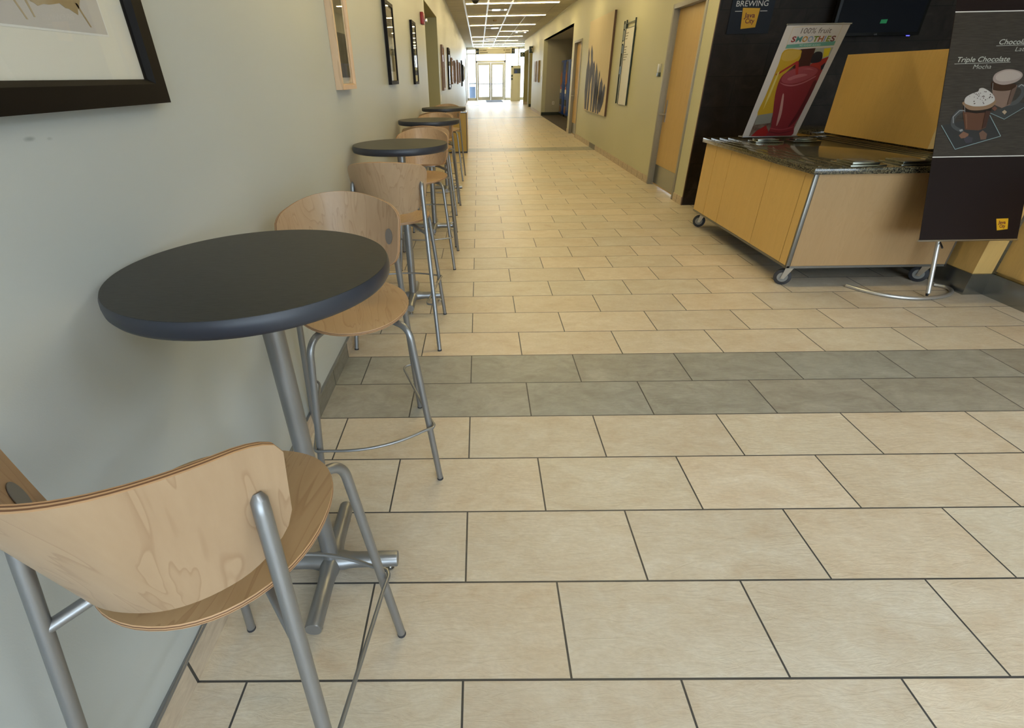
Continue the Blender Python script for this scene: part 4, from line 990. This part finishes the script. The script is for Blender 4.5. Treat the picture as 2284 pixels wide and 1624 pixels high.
# ================================================================== BANNERS
def banner_frame(P0, V, name, label, w_, h_, sheet, parent_cat='banner'):
    pass
SMP = PRINTS['SM']
P0 = Vector((2.722, 4.689, .892)); U = Vector((1, 0, 0)); V = Vector((0, -.329, .92)).normalized(); N = U.cross(V)   # N faces the viewer
def on(P0, U, V, N, pts, off): return [P0+U*a+V*b+N*off for a, b in pts]
t = thing('smoothie_banner', (2.99, 4.69, .8895), 'white fruit smoothie banner leaning forward on the serving cart', 'banner')
WB, HB = .541, .975
sh = wpart(MB().poly(on(P0, U, V, N, [(0, .01), (WB, .01), (WB, HB), (0, HB)], -.001), N*.001), 'sheet', mat('banner_white', (.50, .45, .41), .5), t, smooth=False)
wpart(MB().tube([P0+V*HB-U*.004, P0+V*HB+U*(WB+.008)], .006, 12), 'top_rail', M['steel'], t)
wpart(MB().box(2.715, 3.27, 4.66, 4.76, .8945, .904, .003), 'base_foot', M['silver'], t)
wpart(MB().tube([P0+U*.27-N*.012+V*.01, P0+U*.27+V*HB-N*.010], .005, 10), 'support_pole', M['silver'], t)
fr_ = SMP['frame']; gold = mat('gold_ink', (.48, .34, .12), .5)
mb = MB()
for a, b in zip(fr_, fr_[1:]+fr_[:1]):
    d = Vector((b[0]-a[0], b[1]-a[1])).normalized()*.0011; q = Vector((-d.y, d.x))
    mb.poly(on(P0, U, V, N, [(a[0]-q.x, a[1]-q.y), (b[0]-q.x, b[1]-q.y), (b[0]+q.x, b[1]+q.y), (a[0]+q.x, a[1]+q.y)], .0002), N*.0004)
wpart(mb, 'gold_border', gold, sh, smooth=False)
def shp(key, name, m_, off, D, P0, parent, smooth_it=True):
    pts = D[key]
    if smooth_it and len(pts) > 5:
        q = []
        n_ = len(pts)
        for i in range(n_):
            a, b, c, d = (Vector(pts[(i+k-1) % n_]) for k in range(4))
            for s_ in (0, .25, .5, .75):
                q.append(tuple(.5*((2*b)+(-a+c)*s_+(2*a-5*b+4*c-d)*s_**2+(-a+3*b-3*c+d)*s_**3)))
        pts = q
    return wpart(MB().poly(on(P0, U, V, N, pts, off), N*.0003), name, m_, parent, smooth=False)
shp('band', 'teal_band', mat('teal_ink', (.11, .27, .21), .5), .0003, SMP, P0, sh, False)
bgp = [(0.064, .778), (.488, .795), (.488, .012), (.064, .012)]
SMP['bgp'] = bgp
shp('bgp', 'photo_ground', picture_mat('smoothie_photo_ground', (.06, .025, .015), (.16, .11, .08), (.30, .27, .22), (3, 3, 3)), .0002, SMP, P0, sh, False)
for key, nm, c in (('pale', 'pale_area', (.30, .30, .24)), ('brown', 'brown_area', (.045, .012, .008)), ('yellow', 'yellow_smoothie', (.42, .25, .015)), ('orange_top', 'yellow_foam', (.46, .29, .05)), ('berryred', 'red_berries', (.28, .02, .015)), ('yel2', 'lemon_slice', (.55, .42, .02)), ('black1', 'blackberries', (.012, .012, .018)), ('grey', 'glass_foot', (.20, .19, .16)), ('straw2', 'strawberry', (.26, .012, .01)), ('red', 'red_smoothie', (.19, .018, .024)), ('redtop', 'red_foam', (.27, .05, .06)), ('redlite', 'glass_glint', (.42, .22, .20)), ('straw', 'red_straw', (.30, .02, .02)), ('black2', 'blueberry', (.012, .012, .02))):
    SHO = globals().get('SHO', .0005) + .0002
    SMP2 = {key: [(min(max(a, .064), .488), max(b, .012)) for a, b in SMP[key]]}
    shp(key, nm, mat('ink_'+nm, c, .45), SHO, SMP2, P0, sh, key not in ('straw', 'brown', 'pale'))
extra = {'dark_side': [(.455, .52), (.488, .50), (.486, .30), (.46, .16), (.415, .10), (.44, .25), (.452, .40)],
 'foam_swirl': [(.20, .545), (.26, .575), (.33, .585), (.37, .575), (.33, .56), (.27, .545), (.23, .53)],
 'foam_swirl2': [(.30, .625), (.36, .632), (.41, .615), (.36, .618)],
 'rim_line': [(.143, .515), (.20, .488), (.28, .480), (.37, .505), (.45, .555), (.44, .562), (.365, .516), (.28, .492), (.20, .498)],
 'base_ring': [(.252, .085), (.36, .070), (.46, .095), (.46, .103), (.36, .079), (.252, .094)],
 'base_ring2': [(.255, .05), (.36, .035), (.47, .06), (.47, .068), (.36, .044), (.255, .059)],
 'yellow_glint': [(.085, .60), (.10, .61), (.105, .40), (.095, .27), (.085, .38)]}
for key, nm, c in (('dark_side', 'glass_shade', (.085, .008, .012)), ('foam_swirl', 'foam_swirl', (.36, .11, .12)), ('foam_swirl2', 'foam_swirl', (.34, .09, .10)), ('rim_line', 'glass_rim', (.34, .10, .11)), ('base_ring', 'glass_ring', (.30, .05, .06)), ('base_ring2', 'glass_ring', (.10, .01, .015)), ('yellow_glint', 'glass_glint', (.55, .42, .12))):
    SHO += .0002
    shp(key, nm, mat('ink_x_'+key, c, .45), SHO, extra, P0, sh)
INKD = mat('dark_brown_ink', (.10, .07, .06), .5)
wtext('lettering', '100% fruit', P0+U*.143+V*.906+U*0, (.26, 0, 0) and U, V, .262, .043, INKD, sh, n_off=.0008)
cols = [(.22, .02, .02), (.06, .20, .17), (.36, .17, .015), (.19, .25, .33), (.13, .19, .015), (.28, .07, .02), (.18, .21, .33), (.19, .21, .015), (.12, .03, .03)]
xs = [0, .040, .094, .142, .189, .233, .283, .305, .342]; wd = [.036, .049, .044, .044, .041, .043, .010, .033, .037]
for i, ch in enumerate('SMOOTHIES'):
    wtext('letter', ch, P0+U*(.089+xs[i])+V*.843, U, V, wd[i], .043, mat('letter_ink_%d' % i, cols[i], .5), sh, bold=.03, n_off=.0008)
wtext('small_lettering', 'NO SUGAR ADDED', P0+U*.180+V*.8085, U, V, .183, .017, mat('pale_teal_ink', (.45, .55, .48), .5), sh, n_off=.0012)

# chocolate drinks banner on a bowed floor stand
CHP = PRINTS['CH']; CH2 = PRINTS['CH2']
P0 = Vector((3.03, 2.535, .465)); U = Vector((1, 0, 0)); V = Vector((0, .481, 1.364)).normalized(); N = U.cross(V)
t = thing('chocolate_drinks_banner', (3.36, 2.64, 0), 'dark brown hot chocolate banner on a curved silver floor stand', 'banner')
WB, HB = .656, 1.74
SHB = mat('banner_dark_brown', (.009, .0035, .003), .6, spec=.2)
sh = wpart(MB().poly(on(P0, U, V, N, [(0, 0), (WB, 0), (WB, HB), (0, HB)], -.002), N*.002), 'sheet', SHB, t, smooth=False)
def weave():
    m = mat('photo_linen_ground', (.05, .042, .035), .6, spec=.2); tt = NT(m); v = tt.coord((1, 30, 30)); n = tt.noise(v, 14, 3)
    tt.base(tt.ramp(n, [(.3, (.024, .019, .015)), (.7, (.052, .043, .035))])); return m
wpart(MB().poly(on(P0, U, V, N, [(0.002, .531), (WB-.002, .531), (WB-.002, 1.38), (.002, 1.38)], .0002), N*.0003), 'photo_ground', weave(), sh, smooth=False)
WI = mat('white_ink', (.62, .60, .58), .5)
wpart(MB().poly(on(P0, U, V, N, [(0, .5285), (WB, .5285), (WB, .534), (0, .534)], .0006), N*.0003).poly(on(P0, U, V, N, [(0, 1.377), (WB, 1.377), (WB, 1.3825), (0, 1.3825)], .0006), N*.0003), 'white_stripe', WI, sh, smooth=False)
k_ = .0006
for key, nm, c in (('plate2', 'glass_saucer', (.035, .035, .035)), ('handle2', 'glass_handle', (.06, .06, .06)), ('body2', 'latte_body', (.17, .11, .085)), ('dark2', 'coffee_layer', (.035, .014, .006)), ('foam2', 'milk_foam', (.27, .21, .19)), ('foam2b', 'foam_dusting', (.34, .28, .25)), ('choc4', 'hazelnut', (.12, .045, .03)), ('choc5', 'hazelnut', (.30, .22, .15)),
                   ('plate1', 'glass_saucer', (.026, .025, .025)), ('handle1', 'glass_handle', (.05, .05, .052)), ('body1', 'mocha_body', (.085, .036, .02)), ('dark1', 'chocolate_layer', (.012, .006, .004)), ('foam1', 'mocha_foam', (.20, .12, .07)), ('cream', 'whipped_cream', (.40, .37, .35)), ('choc1', 'truffle', (.16, .08, .05)), ('choc2', 'truffle', (.04, .035, .045)), ('choc3', 'truffle', (.12, .065, .045))):
    k_ += .0002
    shp(key, nm, mat('ink2_'+nm+key, c, .55, spec=.25), k_, {key: [(min(a, WB-.002), b) for a, b in CHP[key]]}, P0, sh, key not in ('plate1', 'plate2'))
more = {'h1a': [(.158, .812), (.122, .812), (.086, .774), (.094, .735), (.098, .737), (.091, .773), (.124, .808), (.158, .808)],
 'h1b': [(.150, .683), (.166, .690), (.160, .700), (.140, .694)], 'h2a': [(.470, .948), (.487, .960), (.512, .948), (.519, .900), (.514, .900), (.508, .944), (.487, .955), (.472, .943)],
 'b1s': [(.290, .805), (.322, .805), (.308, .71), (.285, .70)], 'b2s': [(.430, .93), (.462, .95), (.441, .845), (.42, .84)],
 'b1l': [(.158, .79), (.172, .79), (.190, .705), (.182, .70)], 'gl1': [(.145, .845), (.149, .845), (.160, .800), (.155, .800)], 'gl2': [(.302, .97), (.305, .97), (.310, .93), (.306, .93)]}
for key, c in (('h1a', (.24, .25, .25)), ('h1b', (.22, .22, .22)), ('h2a', (.28, .28, .28)), ('b1s', (.045, .018, .012)), ('b2s', (.10, .06, .045)), ('b1l', (.13, .06, .035)), ('gl1', (.16, .15, .15)), ('gl2', (.2, .19, .18))):
    k_ += .0002
    shp(key, 'glass_glint' if key[0] in 'hg' else 'cup_shading', mat('ink3_'+key, c, .5, spec=.25), k_, more, P0, sh, False)
# saucer rims
mb = MB()
def rim(pts, w_, off):
    for a, b in zip(pts[:-1], pts[1:]):
        d = Vector((b[0]-a[0], b[1]-a[1])).normalized()*w_; q = Vector((-d.y, d.x))
        mb.poly(on(P0, U, V, N, [(a[0]-q.x, a[1]-q.y), (b[0]-q.x, b[1]-q.y), (b[0]+q.x, b[1]+q.y), (a[0]+q.x, a[1]+q.y)], off), N*.0003)
rim([CHP['plate1'][0], CHP['plate1'][1], CHP['plate1'][2], CHP['plate1'][3]], .0018, .0042); rim([CHP['plate2'][0], CHP['plate2'][1], CHP['plate2'][2]], .0014, .0024)
wpart(mb, 'saucer_rim', mat('pale_blue_rim', (.20, .28, .30), .4), sh, smooth=False)
# chocolate bits in the cream
mb = MB(); rnd = random.Random(3)
for _ in range(46):
    a = rnd.uniform(.165, .32); b = rnd.uniform(.845, .925)
    if (a-.245)**2/.0078+(b-.885)**2/.0017 > 1: continue
    r_ = rnd.uniform(.002, .0045); mb.poly(on(P0, U, V, N, [(a+r_*math.cos(q*1.25), b+r_*.8*math.sin(q*1.25)) for q in range(5)], .0044), N*.0003)
wpart(mb, 'chocolate_bits', mat('bits_brown', (.05, .025, .018), .5), sh, smooth=False)['kind'] = 'stuff'
TI = mat('grey_white_ink', (.42, .42, .38), .5)
wtext('lettering', 'Triple Chocolate', P0+U*.062+V*1.0955, U, V, .327, .031, TI, sh, shear=.28, bold=.004, n_off=.0009)
wtext('lettering', 'Mocha', P0+U*.166+V*1.055, U, V, .112, .027, TI, sh, shear=.25, bold=-.012, n_off=.0009)
wtext('lettering', 'Chocolate', P0+U*.304+V*1.1925, U, V, .205, .031, TI, sh, shear=.28, bold=.004, n_off=.0009)
wtext('lettering', 'Latté', P0+U*.411+V*1.152, U, V, .094, .027, TI, sh, shear=.25, bold=-.012, n_off=.0009)
mb = MB(); rim([(.0456, 1.0853), (.3953, 1.0905)], .0011, .0009); rim([(.288, 1.185), (.52, 1.188)], .0010, .0009)
wpart(mb, 'underline', TI, sh, smooth=False)
LOGO = mat('logo_yellow', (.60, .32, .005), .5); LR = mat('logo_maroon', (.12, .012, .012), .5)
lg = CH2['logo']
lo = wpart(MB().poly(on(P0, U, V, N, lg, .0006), N*.0003), 'yellow_logo', LOGO, sh, smooth=False)
wtext('logo_lettering', 'Java', P0+U*.507+V*.103, U, V, .050, .021, LR, lo, bold=.03, n_off=.0013)
wtext('logo_lettering', 'City', P0+U*.519+V*.078, U, V, .040, .021, LR, lo, bold=.03, n_off=.0013)
for vv, nm in ((0, 'bottom_rail'), (HB, 'top_rail')):
    wpart(MB().tube([P0+V*vv-U*.006-N*.006, P0+V*vv+U*(WB+.006)-N*.006], .0075, 12), nm, M['steel'], t)
foot = Vector((3.362, 2.636, .018))
wpart(MB().tube([foot+Vector((0, 0, .02)), Vector((3.36, 2.745, .40)), P0+U*.328+V*HB-N*.03], .0145, 16), 'pole', M['satin'], t)
wpart(MB().tube([foot, foot+Vector((0, .006, .03))], [.008, .013], 12), 'pole_socket', M['black'], t)
arcp = [(2.925, 2.874), (2.97, 2.79), (3.04, 2.70), (3.135, 2.635), (3.25, 2.603), (3.362, 2.606), (3.47, 2.63), (3.565, 2.675), (3.63, 2.74), (3.645, 2.81), (3.60, 2.865)]
sm = []
for i in range(len(arcp)-1):
    a, b, c, d = (Vector(arcp[min(max(i+k-1, 0), len(arcp)-1)]) for k in range(4))
    for s_ in (0, .25, .5, .75): sm.append(.5*((2*b)+(-a+c)*s_+(2*a-5*b+4*c-d)*s_**2+(-a+3*b-3*c+d)*s_**3))
sm.append(Vector(arcp[-1]))
wpart(MB().tube([(p.x, p.y, .0138) for p in sm], .0135, 14), 'bowed_foot', M['satin'], t)
wpart(MB().tube([(3.33, 2.66, .372), (3.37, 2.745, .395), (3.48, 2.74, .43), (3.60, 2.70, .50), (3.62, 2.66, .55)], .006, 8), 'brace_strap', M['black'], t)

# ================================================================== SIGN AND SCREEN ON THE DARK WALL
SP_ = PRINTS['DW']
YW = 5.71
t = thing('brewing_sign', (2.98, YW, 1.82), 'dark navy brewing sign with a yellow logo on the dark tiled wall', 'sign')
wpart(MB().box(2.773, 3.224, YW-.022, YW-.001, 1.822, 2.42), 'board', mat('navy_board', (.008, .011, .020), .5, spec=.25), t, smooth=False)
P0 = Vector((2.645, YW-.0225, 0)); U = Vector((1, 0, 0)); V = Vector((0, 0, 1)); N = U.cross(V)
wtext('lettering', 'BREWING', P0+U*.172+V*2.066, U, V, .338, .052, WI, t, n_off=.0008)
wtext('lettering', 'WE PROUDLY', P0+U*.172+V*2.20, U, V, .338, .05, WI, t, n_off=.0008) if False else None
wpart(MB().poly(on(P0, U, V, N, [(.1726, 2.0215), (.2471, 2.0215), (.2471, 2.0265), (.1726, 2.0265)], 0), N*.001).poly(on(P0, U, V, N, [(.4405, 2.0205), (.5159, 2.0205), (.5159, 2.0255), (.4405, 2.0255)], 0), N*.001), 'white_rule', WI, t, smooth=False)
lo = wpart(MB().poly(on(P0, U, V, N, SP_['logo'], 0), N*.0012), 'yellow_logo', LOGO, t, smooth=False)
wtext('logo_lettering', 'Java', P0+U*.281+V*1.967, U, V, .115, .045, LR, lo, bold=.02, n_off=.0017)
wtext('logo_lettering', 'City', P0+U*.303+V*1.9165, U, V, .098, .045, LR, lo, bold=.02, n_off=.0017)
t = thing('wall_television', (4.3, 5.6, 1.76), 'black wall television with a small green sticker, above the tall wood screen', 'television')
TVY = 5.56
wpart(MB().box(3.84, 4.78, TVY, TVY+.06, 1.775, 2.36, .006), 'housing', mat('tv_bezel', (.003, .003, .004), .4, spec=.2), t)
wpart(MB().box(3.87, 4.75, TVY-.002, TVY, 1.805, 2.33), 'screen', mat('tv_glass', (.003, .004, .009), .3, spec=.15), t, smooth=False)
wpart(MB().box(4.2, 4.42, TVY+.06, YW-.001, 1.95, 2.2), 'wall_bracket', M['black'], t, smooth=False)
q = lambda u: .066+.981*(2.645+u-.066)
w = lambda z: 1.47+.981*(z-1.47)
wpart(MB().poly([(q(a), TVY-.004, w(b)) for a, b in PRINTS['TV']['sticker']], (0, .0015, 0)), 'green_sticker', mat('sticker_green', (.01, .30, .10), .5), t, smooth=False)
wpart(MB().box(q(2.09), q(2.125), TVY-.006, TVY, 1.768, 1.774), 'power_light', M['led'], t, smooth=False)
wtext('maker_mark', 'LG', Vector((q(1.735), TVY-.003, 1.783)), U, V, .028, .013, mat('silver_ink', (.3, .3, .3), .4), t)
